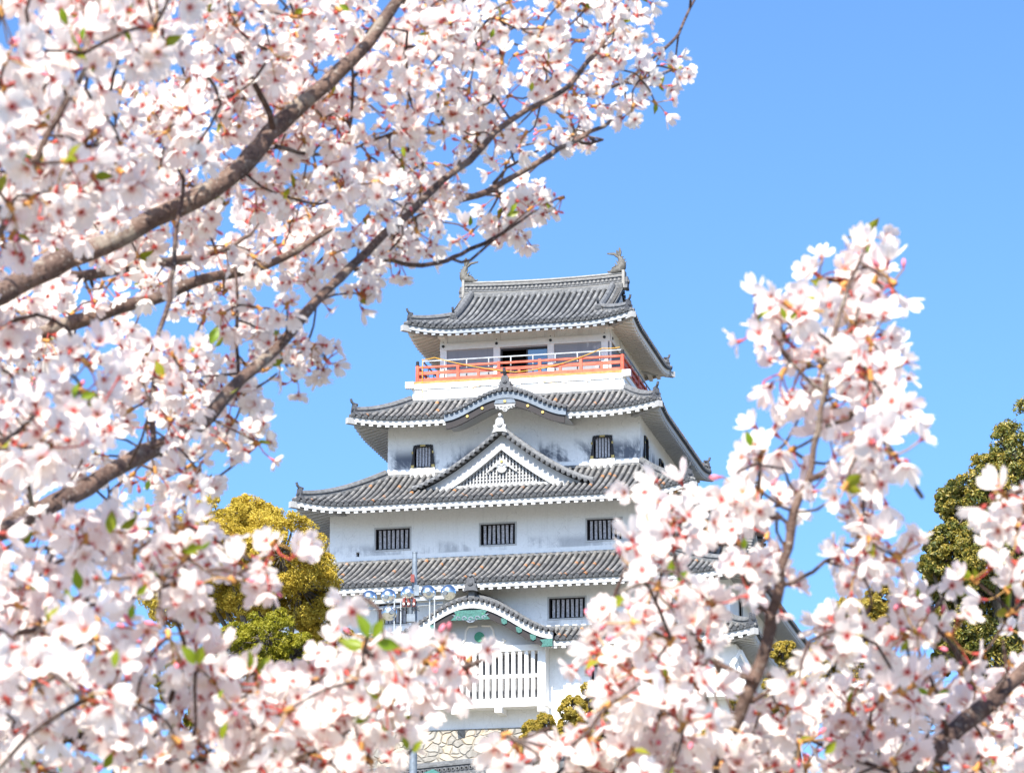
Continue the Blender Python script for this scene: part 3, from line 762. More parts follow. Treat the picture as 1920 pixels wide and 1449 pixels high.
# --- gable with curved bargeboards on a skirt roof
def gable(fr, hw, za, zf, wf, wb, kk=1.4, lattice=None, oni_sc=1.25, white=True, gw=None, name='gable'):
    prof = lambda t: za - (za - zf) * (1 - (1 - t) ** kk)
    N = 26
    root = None
    mb = MB()
    for sg in (-1, 1):
        P = [(sg * hw * t, prof(t)) for t in np.linspace(0, 1.0, N)]
        V = []; UV = []
        ws = np.linspace(wf, wb, 8)
        for (u, z) in P:
            for w in ws: V.append(fr(u, w, z)); UV.append((abs(u), w / .275))
        Fc = [(i * 8 + j, (i + 1) * 8 + j, (i + 1) * 8 + j + 1, i * 8 + j + 1) for i in range(N - 1) for j in range(7)]
        mb.add(V, Fc, 0, UV)
        w = wf - .62; rid = 900
        while w > wb:
            V = []; UV = []; rid += 1
            for (u, z) in P:
                for j in range(7):
                    an = math.pi * j / 6
                    V.append(fr(u, w - math.cos(an) * .098, z + math.sin(an) * .115 + .02)); UV.append((abs(u), rid + .5))
            mb.add(V, [(k * 7 + j, k * 7 + j + 1, (k + 1) * 7 + j + 1, (k + 1) * 7 + j) for k in range(N - 1) for j in range(6)], 1, UV)
            w -= .31
        # verge: short cross tiles with round ends facing out
        L = 0; last = None; nxt = .26
        for t in np.linspace(0, 1, 400):
            u, z = sg * hw * t, prof(t)
            if last is not None: L += math.hypot(u - last[0], z - last[1])
            last = (u, z)
            if L >= nxt:
                nxt += .30
                a = np.array(fr(u, wf + .05, z - .03)); b = np.array(fr(u, wf - .42, z + .05))
                mb.tube([a, b], .088, 9, 1); c = np.array(fr(u, wf + .07, z - .03)); d = np.array(fr(0, 1, 0)) - np.array(fr(0, 0, 0))
                mb.cyl(c, d, .098, .05, 10, 2); mb.cyl(c + d * .03, d, .055, .02, 8, 2)
        # second, thicker course along the verge
        pts = [fr(sg * hw * t, wf - .50, prof(t) + .02) for t in np.linspace(0, .985, N)]
        mb.sweep(pts, [(-.15, -.03), (.15, -.03), (.15, .10), (.10, .16), (.06, .25), (0, .28), (-.06, .25), (-.10, .16), (-.15, .10)], 3)
    root = mb.build(name, TILE, keep)
    # bargeboards
    mb = MB()
    def band(o0, o1, w0, w1, t1, mat):
        for sg in (-1, 1):
            ts = np.linspace(0, t1, N); A = []; B = []
            for t in ts: A.append((sg * hw * t, prof(t) - o0)); B.append((sg * hw * t, prof(t) - o1))
            V = [fr(u, w0, z) for u, z in A] + [fr(u, w0, z) for u, z in B] + [fr(u, w1, z) for u, z in A] + [fr(u, w1, z) for u, z in B]
            Fc = []
            for i in range(N - 1):
                Fc += [(i, i + 1, N + i + 1, N + i), (2 * N + i, 2 * N + i + 1, 3 * N + i + 1, 3 * N + i), (N + i, N + i + 1, 3 * N + i + 1, 3 * N + i), (i, i + 1, 2 * N + i + 1, 2 * N + i)]
            Fc += [(N - 1, 2 * N - 1, 4 * N - 1, 3 * N - 1)]
            mb.add(V, Fc, mat)
    band(.10, .50, wf - .42, wf - .9, .985, 0)
    band(.50, .60, wf - .36, wf - .9, .985, 0)
    band(.60, .90, wf - .24, wf - .9, .96, 0)
    mb.build('bargeboard', M['plaster_trim'], root)
    # ridge and demon tile
    mb = MB()
    mb.sweep([fr(0, w, za - .02) for w in np.linspace(wf - .02, wb, 6)], [(-.17, -.1), (.17, -.1), (.16, .12), (.12, .14), (.12, .28), (.15, .30), (.13, .36), (.06, .45), (-.06, .45), (-.13, .36), (-.15, .30), (-.12, .28), (-.12, .14), (-.16, .12)], 0)
    mb.build('gable_ridge', M['ridge'], root)
    mb = MB(); d = np.array(fr(0, 1, 0)) - np.array(fr(0, 0, 0))
    oni(mb, fr(0, wf + .06, za + .10), d, oni_sc * 1.15, False, 0, 0, 0)
    top = np.array(fr(0, wf - .05, za + .10 + .51 * oni_sc))
    mb.tube([top + np.array([0, 0, -.02]), top + np.array([0, 0, .08])], .10, 10, 1)
    mb.tube([top + np.array([0, 0, .15]) - d * .3, top + np.array([0, 0, .17]) + d * .14], .085, 12, 0)
    mb.build('demon_tile', [M['carved'] if white else M['oni'], M['slate_board']], root)
    if lattice:
        l0, l1, lz, lt = lattice       # base from l0 to l1 at height lz
        inner = lambda u: prof(min(1, abs(u) / hw)) - .93
        mb = MB()
        us = np.linspace(l0 - .9, l1 + .9, 41); poly = [(u, max(lz - .05, inner(u) + .1)) for u in us]
        mb.prism([(l0 - .9, lz - .06), *poly, (l1 + .9, lz - .06)], fr, wf - .62, wf - .72, 0)
        u = l0 - .8; 
        while u < l1 + .8:
            top = inner(u) + .05
            if top - lz > .08: mb.box(u - .036, u + .036, wf - .53, wf - .45, lz, top, 1, fr)
            u += .165
        z = lz + .10
        while z < inner(0):
            lo = [u for u in np.linspace(l0 - .9, l1 + .9, 300) if inner(u) + .05 > z]
            if len(lo) > 3: mb.box(lo[0], lo[-1], wf - .60, wf - .535, z - .036, z + .036, 1, fr)
            z += .165
        mb.box(l0 - 1.3, l1 + 1.3, wf - .60, wf - .30, lz - .14, lz, 1, fr)
        mb.build('gable_lattice', [M['panel_back'], M['carved']], root)
        # pendant
        mb = MB(); zc = za - 1.55
        R_ = [(0.0, -.62), (.20, -.55), (.30, -.40), (.26, -.26), (.42, -.24), (.62, -.40), (.88, -.58), (.95, -.56), (.62, -.26), (.34, .04), (0, .30)]
        poly = R_ + [(-a, b) for a, b in R_[::-1][1:-1]]
        mb.prism([(a * .82, zc + b * .82) for a, b in poly], fr, wf - .44, wf - .34, 0)
        for sg in (-1, 1):
            ang = np.linspace(0, 4.6, 14); rr2 = np.linspace(.14, .03, 14)
            pts = [fr(sg * (.17 - rr2[i] * math.cos(ang[i])), wf - .33, zc - .18 + rr2[i] * math.sin(ang[i])) for i in range(14)]
            mb.tube(pts, .026, 6, 2)
        mb.cyl(fr(0, wf - .32, zc + .06), d, .07, .05, 6, 1)
        mb.build('gable_pendant', [M['carved'], M['gold'], M['plaster_grey']], root)
    return root

gable(front((.40, 0, 0)), 4.58, 6.12, 3.36, .42, -2.28, lattice=(-2.45, 2.6, 3.50, 0), oni_sc=1.0)
gable(right((8.25, 8.1, 0)), 6.2, 4.0, -.9, 3.6, .02, lattice=(-3.2, 3.2, 0.2, 0), white=False)
gable(left((-8.29, 8.4, 0)), -7.0, 4.0, -.6, 3.6, .02, white=False)

# --- cusped (undulating) gables
def cusped(fr, hw, zb, h, wf, wb, board, fascia, fit, carved, zor, kind):
    zc = lambda u: zb + h * kB(u / hw)
    U = np.linspace(-hw, hw, 49); mb = MB()
    bulge = lambda u, w: (.42 * (1 - abs(u) / hw) ** .8) * min(1, max(0, (wf - .35 - w) / .7))
    ws = np.linspace(wf, wb, 10); V = []; UV = []
    for u in U:
        for w in ws: V.append(fr(u, w, zc(u) + bulge(u, w))); UV.append((w, u))
    mb.add(V, [(i * 10 + j, (i + 1) * 10 + j, (i + 1) * 10 + j + 1, i * 10 + j + 1) for i in range(48) for j in range(9)], 3, UV)
    d = np.array(fr(0, 1, 0)) - np.array(fr(0, 0, 0))
    # ribs from ridge to foot, following the curve
    for w in np.arange(wf - .55, wb, -.275):
        V = []; UV = []
        for u in U:
            for j in range(5):
                an = math.pi * j / 4; V.append(fr(u, w - math.cos(an) * .085, zc(u) + bulge(u, w) + math.sin(an) * .085)); UV.append((abs(u), w * 9 + .5))
        mb.add(V, [(k * 5 + j, k * 5 + j + 1, (k + 1) * 5 + j + 1, (k + 1) * 5 + j) for k in range(48) for j in range(4)], 1, UV)
    L = 0; last = None; nxt = .12
    for u in np.linspace(-hw, hw, 1200):
        z = zc(u)
        if last is not None: L += math.hypot(u - last[0], z - last[1])
        last = (u, z)
        if L >= nxt:
            nxt += .265; c = np.array(fr(u, wf + .05, z + .02))
            mb.tube([c, np.array(fr(u, wf - .40, z + .10))], .088, 9, 1); mb.cyl(c + d * .02, d, .10, .06, 10, 2); mb.cyl(c + d * .055, d, .055, .02, 8, 2)
    mb.sweep([fr(u, wf - .48, zc(u) + .06 + .10 * (1 - abs(u) / hw)) for u in U], [(-.12, -.05), (.12, -.05), (.12, .08), (0, .16), (-.12, .08)], 3)
    root = mb.build('cusped_gable', TILE, keep)
    def band(o0, o1, w0, w1, mat, m=1.0, name=None):
        mb = MB(); uu = np.linspace(-hw * m, hw * m, 49)
        A = [(u, zc(u) - o0) for u in uu]; B = [(u, zc(u) - (o1(u) if callable(o1) else o1)) for u in uu]; n = 49
        V = [fr(u, w0, z) for u, z in A] + [fr(u, w0, z) for u, z in B] + [fr(u, w1, z) for u, z in A] + [fr(u, w1, z) for u, z in B]
        Fc = []
        for i in range(n - 1): Fc += [(i, i + 1, n + i + 1, n + i), (2 * n + i, 2 * n + i + 1, 3 * n + i + 1, 3 * n + i), (n + i, n + i + 1, 3 * n + i + 1, 3 * n + i), (i, i + 1, 2 * n + i + 1, 2 * n + i)]
        Fc += [(0, n, 3 * n, 2 * n), (n - 1, 2 * n - 1, 4 * n - 1, 3 * n - 1)]
        mb.add(V, Fc, 0); return mb.build(name, mat, root)
    band(.06, .40, wf - .04, wf - .30, fascia, .995, 'fascia_board')
    inn = band(.40, .78, wf - .12, wf - .24, board, .97, 'bargeboard')
    # curved boarding of the ceiling behind
    mb = MB(); V = []; uu = np.linspace(-hw, hw, 37)
    for u in uu:
        V += [fr(u, wf - .24, zc(u) - .42), fr(u, wb, zc(u) - .42)]
    mb.add(V, [(2 * i, 2 * i + 2, 2 * i + 3, 2 * i + 1) for i in range(36)], 0)
    mb.build('gable_ceiling', M['plaster_trim'], root)
    def fitting(name, mats):
        mb.build(name, mats, root)
    if kind == 'green':
        mats = [M['verdigris'], M['green_crest']]
        mb = MB(); pl = [(-.85, .02), (.85, .02), (.70, -.20), (.95, -.42), (-.95, -.42), (-.70, -.20)]
        mb.prism([(u, zc(0) - .42 + z + (zc(u) - zc(0)) * .6) for u, z in pl], fr, wf - .118, wf - .06, 0)
        for u in (-.6, 0, .6): mb.cyl(fr(u, wf - .06, zc(u) - .62), d, .05 if u else .10, .03, 8, 1 if u else 0)
        fitting('copper_fitting', mats)
        for u in (-2.7, -1.9, 1.62, 2.33, 3.0):
            mb = MB(); z = zc(u) - .53; mb.prism([(u - .15, z + .12), (u + .15, z + .10), (u + .13, z - .12), (u, z - .18), (u - .12, z - .10)], fr, wf - .118, wf - .07, 0)
            fitting('copper_fitting', mats)
        for sg in (-1, 1):
            mb = MB(); mb.prism([(sg * (hw - .62), zc(hw) - .42), (sg * (hw - .02), zc(hw) - .38), (sg * (hw - .02), zc(hw) - .74), (sg * (hw - .55), zc(hw) - .76), (sg * (hw - .48), zc(hw) - .58)], fr, wf - .10, wf - .04, 0)
            fitting('copper_fitting', mats)
    else:
        mb = MB(); mb.prism([(-.45, zc(0) - .44), (.45, zc(0) - .44), (.55, zc(0) - .66), (-.55, zc(0) - .66)], fr, wf - .118, wf - .07, 0); fitting('crown_plate', M['slate_board'])
        for u in (-1.9, -1.15, 0, 1.15, 1.9):
            mb = MB(); mb.cyl(fr(u, wf - .055 if u == 0 else wf - .09, zc(u) - .56), d, .075, .05, 6, 0); fitting('gilt_fitting', M['gold'])
    # carved pendant under the crown
    mb = MB(); z0 = zc(0) - .74; sc = 1.0 if kind == 'green' else .62
    mb.prism([(-.9 * sc, z0 + .04), (-.6 * sc, z0 - .12), (-.3 * sc, z0 - .20), (-.1 * sc, z0 - .34), (.1 * sc, z0 - .34), (.3 * sc, z0 - .20), (.6 * sc, z0 - .12), (.9 * sc, z0 + .04)], fr, wf - .20, wf - .08, 0)
    for u, r in ((-.62, .10), (-.32, .13), (0, .13), (.32, .13), (.62, .10)):
        ang = np.linspace(0, 5.2, 14)
        mb.tube([fr(u * sc + r * (1 - k / 18) * math.cos(ang[k]), wf - .07, z0 - .10 - .10 * (1 - abs(u)) + r * (1 - k / 18) * math.sin(ang[k])) for k in range(14)], .035, 6, 0)
    mb.build('carved_pendant', carved, root)
    mb = MB()
    mb.sweep([fr(0, w, zc(0) + .40) for w in np.linspace(wf - .25, wb, 5)], [(-.15, -.45), (.15, -.45), (.15, .05), (.11, .08), (.13, .2), (0, .28), (-.13, .2), (-.11, .08), (-.15, .05)], 0)
    mb.build('gable_ridge', M['ridge'], root)
    mb = MB(); oni(mb, fr(0, wf - .10, zc(0) + zor), d, 1.05, kind != 'green', 0, 0, 0)
    if kind == 'green': mb.tube([fr(0, wf - .5, zc(0) + zor + .50), fr(0, wf - .1, zc(0) + zor + .52), fr(0, wf + .02, zc(0) + zor + .56)], .085, 10, 0)
    mb.build('demon_tile', M['oni'], root)
    return root
cusped(front((K2C, 0, 0)), K2H, 7.28, 1.02, -.12, -2.98, M['dark_wood'], M['slate_board'], M['gold'], M['carved'], .30, 'gold')
cusped(front((K5C, 0, 0)), K5H, -4.62, 1.62, 4.15, 2.33, M['dark_wood'], M['plaster_trim'], M['verdigris'], M['slate_board'], .62, 'green')
cusped(right((8.25, 8.4, 0)), 3.4, 2.2, 1.0, 2.1, -1.3, M['dark_wood'], M['slate_board'], M['verdigris'], M['carved'], .3, 'gold')

# --- hipped and gabled top roof
TX0, TX1, TY0, TY1 = -5.25, 6.48, 2.55, 14.25
TRUN = (TY1 - TY0) / 2; TL = TX1 - TX0; kx0, kx1 = -3.07, 4.46
Ht = lambda d: 12.42 + 3.30 * (.72 * (d / TRUN) + .28 * (d / TRUN) ** 2)
utx, uty = ups(TL, 2.9, .42), ups(TY1 - TY0, 2.9, .42)
mb = MB(); aL, aR = kx0 - TX0, TX1 - kx1
def dmF(s):
    if s < aL - .45: return s
    if s > TL - aR + .45: return TL - s
    return TRUN
gL = lambda s: 0.0
fposT = roof_side(mb, (TX0, TY0), (1, 0), (0, 1), TL, TRUN, aL - .45, aR - .45, Ht, utx, None, dmF, rows=10, rid0=1)
roof_side(mb, (TX1, TY1), (-1, 0), (0, -1), TL, TRUN, aR - .45, aL - .45, Ht, utx, None, lambda s: dmF(TL - s), rows=10, rid0=2)
rS, lS = aR + .25, aL + .25
roof_side(mb, (TX1, TY0), (0, 1), (-1, 0), TY1 - TY0, TRUN, 9, 9, Ht, uty, None, lambda s: min(s, TY1 - TY0 - s, rS), rows=6, rid0=3)
roof_side(mb, (TX0, TY1), (0, -1), (1, 0), TY1 - TY0, TRUN, 9, 9, Ht, uty, None, lambda s: min(s, TY1 - TY0 - s, lS), rows=6, rid0=4)
top = mb.build('tiled_roof', TILE_CLEAN, keep)
mb = MB()
for sgx, xv in ((-1, kx0 - .45), (1, kx1 + .45)):
    for half in (0, 1):
        L = 0; last = None; nxt = .1
        for d in np.linspace(2.2, TRUN - .1, 300):
            y = TY0 + d if half == 0 else TY1 - d; z = Ht(d)
            if last is not None: L += math.hypot(y - last[0], z - last[1])
            last = (y, z)
            if L >= nxt:
                nxt += .275; mb.tube([(xv + sgx * .06, y, z - .02), (xv - sgx * .42, y, z + .07)], .09, 9, 0); mb.cyl((xv + sgx * .07, y, z - .02), (1, 0, 0), .10, .05, 10, 1)
        for (o0, o1, xo) in ((.08, .45, .10), (.45, .75, .02)):
            ds = np.linspace(2.25, TRUN, 14)
            V = []
            for d in ds:
                y = TY0 + d if half == 0 else TY1 - d
                V += [(xv - sgx * xo, y, Ht(d) - o0), (xv - sgx * xo, y, Ht(d) - o1), (xv - sgx * (xo + .16), y, Ht(d) - o0), (xv - sgx * (xo + .16), y, Ht(d) - o1)]
            Fc = []
            for i in range(13):
                a = i * 4; Fc += [(a, a + 1, a + 5, a + 4), (a + 2, a + 3, a + 7, a + 6), (a + 1, a + 3, a + 7, a + 5)]
            mb.add(V, Fc, 2)
    xg = xv - sgx * .55
    mb.add([(xg, TY0 + 2.2, Ht(2.2) - .3), (xg, TY1 - 2.2, Ht(2.2) - .3), (xg, TY1 - 2.2, Ht(2.2)), (xg, TY0 + TRUN, Ht(TRUN) - .2), (xg, TY0 + 2.2, Ht(2.2))], [(0, 1, 2, 3, 4)], 2)
mb.build('gable_verge', [M['rib'], M['tile_end'], M['plaster_trim']], top)
mb = MB(); zf = 12.42 - .09
for P0, e, nn, L, u in (((TX0, TY0), (1, 0), (0, 1), TL, utx), ((TX1, TY0), (0, 1), (-1, 0), TY1 - TY0, uty), ((TX0, TY1), (0, -1), (1, 0), TY1 - TY0, uty), ((TX1, TY1), (-1, 0), (0, -1), TL, utx)):
    eave(mb, P0, e, nn, L, zf, u, 1.5, fm=0 if e[0] == 1 else 1, rm=1, rw=.16 if e[0] == 0 else .19, slope=.30)
for (cx, cy, dx, dy) in ((TX0, TY0, -1, -1), (TX1, TY0, 1, -1), (TX1, TY1, 1, 1), (TX0, TY1, -1, 1)):
    z = zf + .42 - .26
    mb.beam((cx - dx * 1.5, cy - dy * 1.5, z - .05), (cx + dx * .10, cy + dy * .10, z), .26, .30, 2)
mb.build('eave', [M['plaster_grey'], M['plaster_warm'], M['carved']], top)
for s_, sg in ((aL, 1), (aR, -1)):       # front hips and descending ridges
    P = []
    for k in range(10):
        v = 1 - k / 9 * .90; t = (aL if sg > 0 else aR) * v * 1.0
        q = fposT(t if sg > 0 else TL - t, t); q[2] += .03; P.append(q)
    hip_ridge(P, top, .9)
    Pd = []
    for k in range(12):
        d = TRUN - .15 - (TRUN - .15 - 1.55) * k / 11
        s = aL if sg > 0 else TL - aR
        q = fposT(s, d); q[2] += .03; Pd.append(q)
    hip_ridge(Pd, top, .95)
for sg in (1, -1):
    P = []
    for k in range(10):
        t = (aL if sg > 0 else aR) * (1 - k / 9 * .9)
        x = TX0 + t if sg > 0 else TX1 - t
        P.append((x, TY1 - t, Ht(t) + utx(t) * (1 - t / TRUN) + .03))
    hip_ridge(P, top, .9)
yr = (TY0 + TY1) / 2; zr = Ht(TRUN)
rx0, rx1 = kx0 - .42, kx1 + .55
mb = MB()
rp = lambda k: .12 * abs(2 * k - 1) ** 2.2
def course(w, z0, z1, mat, ex=0.0):
    K = 17
    pts = [(rx0 - ex + (rx1 - rx0 + 2 * ex) * k / (K - 1), yr, zr + rp(k / (K - 1))) for k in range(K)]
    mb.sweep(pts, [(-w, z0), (w, z0), (w, z1), (-w, z1)], mat)
course(.30, -.22, .02, 0); course(.24, .021, .10, 1); course(.27, .101, .16, 0); course(.20, .161, .40, 2); course(.27, .401, .47, 0); course(.23, .471, .56, 1); course(.26, .561, .60, 0)
pts = [(rx0 - .1 + (rx1 - rx0 + .2) * k / 16, yr, zr + .60 + rp(k / 16)) for k in range(17)]
mb.sweep(pts, [(-.14, .0), (.14, .0), (.11, .09), (0, .14), (-.11, .09)], 3)
x = rx0 + .15
while x < rx1 - .1:
    k = (x - rx0) / (rx1 - rx0)
    mb.cyl((x, yr - .215, zr + .28 + rp(k)), (0, 1, 0), .085, .05, 9, 0); mb.cyl((x, yr - .245, zr + .28 + rp(k)), (0, 1, 0), .04, .03, 7, 1); x += .22
for xx, sg in ((rx0, -1), (rx1, 1)):
    mb.box(xx + sg * .02 - .07, xx + sg * .02 + .07, yr - .30, yr + .30, zr - .1, zr + .86, 3)
    oni(mb, (xx + sg * .16, yr, zr + .10), (sg, 0), 1.0, False, 2, 2, 2)
mb.build('main_ridge', [M['ridge'], M['mortar'], M['oni'], M['mortar']], keep)

def dolphin(x, sg):
    """roof fish: head down on the ridge facing inward, body arched up, forked tail fanned over"""
    mb = MB(); z = zr + .82
    B = [(.60, .00, .12), (.45, .08, .22), (.22, .12, .30), (.0, .20, .32), (-.10, .40, .29), (-.13, .62, .24), (-.08, .82, .19), (.0, 1.0, .14), (.06, 1.10, .10)]
    pts = [(x - sg * 1 * 0 + sg * -1 * bx, yr, z + bz) for bx, bz, r in B]
    n0 = len(mb.v); mb.tube(pts, [r for _, _, r in B], 12, 0)
    # jaw, brow, eye
    ix = lambda b: x - sg * b
    mb.tube([(ix(.30), yr, z + .02), (ix(.68), yr, z - .03)], [.14, .07], 8, 0)
    mb.tube([(ix(.66), yr, z + .10), (ix(.76), yr, z + .15)], [.07, .05], 8, 0)
    for sy in (-1, 1):
        mb.tube([(ix(.40), yr + sy * .16, z + .22), (ix(.40), yr + sy * .22, z + .22)], [.085, .05], 8, 0)
        mb.tube([(ix(.48), yr + sy * .10, z + .30), (ix(.30), yr + sy * .12, z + .40), (ix(.20), yr + sy * .13, z + .46)], [.05, .05, .02], 6, 0)
        # pectoral fins
        for (a0, z0, a1, z1) in ((.05, .30, .32, .62), (-.02, .50, .22, .80)):
            mb.prism([(a0 - .10, z0), (a0 + .10, z0 - .06), (a1, z1), (a1 - .16, z1 - .12)], lambda u, w, zz: (ix(u), yr + w, z + zz), sy * .18, sy * .25, 0)
    # dorsal spikes on the outer side
    for k, (bx, bz) in enumerate(((-.26, .20), (-.36, .42), (-.38, .62), (-.32, .82), (-.20, 1.0))):
        mb.prism([(bx + .16, bz - .10), (bx - .04, bz + .10), (bx + .18, bz + .12)], lambda u, w, zz: (ix(u), yr + w, z + zz), -.035, .035, 0)
    # tail: three lobes, each a ribbed blade
    for (pa, pb, pc, wd) in (((.02, 1.10), (-.02, 1.40), (.02, 1.72), .13), ((.05, 1.10), (.14, 1.38), (.20, 1.56), .10), ((.06, 1.06), (.34, 1.30), (.80, 1.36), .12)):
        for j in (-1, 0, 1):
            q = [np.array([ix(p[0] + (.04 * j if pc[0] < .5 else 0)), yr + j * .03, z + p[1] + (.05 * j if pc[0] > .5 else 0)]) for p in (pa, ((pa[0] + pb[0]) / 2 + .01, (pa[1] + pb[1]) / 2), pb, pc)]
            mb.tube(q, [.05, wd * .55, wd * .5, .012], 7, 0)
    mb.v = [(x + (p[0] - x) * .86, yr + (p[1] - yr) * .9, z - .03 + (p[2] - z) * .80) for p in mb.v]
    o = mb.build('fish_ornament', M['shachi'], keep, smooth=True)
dolphin(rx0 + .05, -1); dolphin(rx1 - .2, 1)

# --- lattice bay below the lower cusped gable, its wall and brackets
fb = front((0, -2.4, 0)); wB = .95
mb = MB(); b0, b1 = -3.62, 3.24
mb.box(b0, b1, .004, wB, -5.38, -5.10, 0, fb); mb.box(b0 - .06, b1 + .06, .004, wB + .06, -8.02, -7.72, 0, fb)
mb.box(b0 + .1, b1 - .1, .004, wB - .06, -7.718, -7.60, 0, fb)
for u in (b0 + .12, b1 - .12): mb.box(u - .12, u + .12, wB - .26, wB - .02, -7.72, -5.38, 0, fb)
for u in (b0 + .05, b1 - .05): mb.box(u - .04, u + .04, .004, wB - .27, -7.72, -5.38, 0, fb)
for u in (b0 + .35, -1.05, 1.03, b1 - .18): mb.box(u - .17, u + .17, .004, wB + .22, -8.30, -8.02, 0, fb)
bay = mb.build('lattice_bay', M['white_wood'], keep)
mb = MB()
nb = 21
for i in range(nb):
    u = b0 + .30 + (b1 - b0 - .60) * i / (nb - 1)
    mb.box(u - .085, u + .085, wB - .18, wB - .06, -7.6, -5.38, 0, fb)
mb.box(b0 + .2, b1 - .2, wB - .30, wB - .18, -6.62, -6.46, 0, fb)
mb.box(b0 + .24, b1 - .24, wB - .057, wB - .04, -6.60, -6.50, 0, fb)
mb.build('bay_slats', M['white_wood'], bay)
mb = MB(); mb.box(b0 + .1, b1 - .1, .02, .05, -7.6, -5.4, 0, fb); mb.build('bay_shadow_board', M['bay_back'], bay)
# frog-leg strut and green crest above the bay
mb = MB(); zc_ = -4.72
for sg in (-1, 1):
    ctl = [(sg * .10, .62), (sg * .52, .60), (sg * .66, .40), (sg * .70, .0), (sg * .86, -.22), (sg * 1.10, -.26), (sg * 1.22, -.12), (sg * 1.10, -.05)]
    mb.tube([fb(u + .05, 1.35 - .5, zc_ + zz) for u, zz in ctl], .06, 7, 0)
uu = np.linspace(K5C - K5H + .25, K5C + K5H - .25, 41)
mb.prism([(uu[0], -5.098), *[(u, max(-5.05, zk5(u) - .50)) for u in uu], (uu[-1], -5.098)], fb, .80, .84, 1)
ks = mb.build('gable_infill', [M['plaster_warm'], M['plaster_trim']], keep)
mb = MB(); mb.cyl(fb(.05, .88, zc_ + .08), (0, 1, 0), .24, .08, 24, 0); mb.build('green_disc', M['green_crest'], keep)
for u in (5.05, 7.6, 10.2, -5.4, -8, -10.4):
    mb = MB(); mb.prism([(u - .12, -5.25), (u + .12, -5.25), (u + .12, -6.5), (u - .12, -6.5)], fb, .004, .16, 0)
    P = [fb(u - .11, .16, -5.30), fb(u + .11, .16, -5.30), fb(u + .11, 1.0, -5.30), fb(u - .11, 1.0, -5.30), fb(u - .11, .16, -6.4), fb(u + .11, .16, -6.4), fb(u + .11, .26, -6.4), fb(u - .11, .26, -6.4)]
    mb.box8(P, 0); mb.build('eave_bracket', M['white_wood'], keep)
for a_, b_ in ((3.4, 11.9), (-3.8, -11.7)):
    mb = MB(); mb.beam(fb(a_, 1.02, -5.24), fb(b_, 1.02, -5.24), .14, .12, 0); mb.build('eave_beam', M['white_wood'], keep)
# corner stone-dropping bay
for (cx, sx) in ((11.9, 1), (-11.7, -1)):
    P = []; mb = MB()
    for z, o in ((-5.35, .25), (-6.3, .35), (-7.9, 1.05)):
        P.append([(cx - sx * 1.9, -2.404 - o, z), (cx + sx * (.004 + o), -2.404 - o, z), (cx + sx * (.004 + o), -.3, z), (cx - sx * 1.9, -2.2, z)])
    V = [p for r_ in P for p in r_]
    mb.add(V, [(a * 4 + j, a * 4 + (j + 1) % 4, (a + 1) * 4 + (j + 1) % 4, (a + 1) * 4 + j) for a in range(2) for j in range(3)] + [(8, 9, 10, 11), (0, 3, 2, 1)], 0)
    # diamond frame on the corner
    c = np.array([cx + sx * .45, -2.404 - .45, -6.45]); dd = np.array([sx, 1, 0]) / math.sqrt(2)
    D = [c + np.array([0, 0, .75]), c + dd * .5, c - np.array([0, 0, .75]), c - dd * .5]
    for i in range(4): mb.beam(D[i], D[(i + 1) % 4], .16, .16, 0, up=(sx * .7, -.7, 0))
    mb.build('corner_bay', M['white_wood'], keep)

# the lower storeys stand 0.7 m further forward than first set out
bpy.context.view_layer.update()
for o in list(keep.children):
    zs = [v.co.z for v in o.data.vertices]
    if max(zs) < -1.45: o.location = (.155, -.70, -.145)
# --- stone base: a thing of its own
base = empty('stone_wall', tuple(keep_pt(.155, -.70, -.145)), R(-YAW))
tag(base, 'battered wall of pale fitted boulders under the castle keep', 'stone wall')
mb = MB(); zt_, zb_ = -8.86, -17.5; K = 9; V = []
for k in range(K + 1):
    t = k / K; o = .12 + 2.6 * t ** 1.25; z = zt_ + (zb_ - zt_) * t
    V += [(-11.7 - o, -2.4 - o, z), (11.9 + o, -2.4 - o, z), (11.9 + o, 19.1 + o, z), (-11.7 - o, 19.1 + o, z)]
mb.add(V, [(k * 4 + j, k * 4 + (j + 1) % 4, (k + 1) * 4 + (j + 1) % 4, (k + 1) * 4 + j) for k in range(K) for j in range(4)] + [(0, 1, 2, 3)], 0)
mb.build('boulder_face', M['stone'], base)

# ------------------------------------------------------------------ rope on the balcony
mb = MB()
yq = RY0 + .15
for a, b, sag in (((RX0 + .9, 10.98), (.4, 9.98), .10), ((.4, 9.98), (RX1 - 1.0, 10.95), .22), ((RX1 - 1.0, 10.95), (RX1 - .1, 10.95), .03), ((RX0 + .25, 10.9), (RX0 + .9, 10.98), .02)):
    mb.tube([keep_pt(a[0] + (b[0] - a[0]) * t, RY0 - .10, a[1] + (b[1] - a[1]) * t - sag * 4 * t * (1 - t)) for t in np.linspace(0, 1, 12)], .022, 6)
mb.tube([keep_pt(RX0 + .28, RY0 - .12, z) for z in (10.93, 10.2, 9.8, 9.3, 8.9)], .018, 6)
mb.tube([keep_pt(RX0 + .28 + (3.4) * t, RY0 - .16, 8.95 + .55 * t - .15 * 4 * t * (1 - t)) for t in np.linspace(0, 1, 12)], .010, 5)
mb.tube([keep_pt(1.6 + 3.4 * t, RY0 - .16, 9.45 - .35 * t - .12 * 4 * t * (1 - t)) for t in np.linspace(0, 1, 12)], .010, 5)
tag(mb.build('rope', M['rope']), 'yellow rope tied in a slack V along the vermilion balcony railing', 'rope')

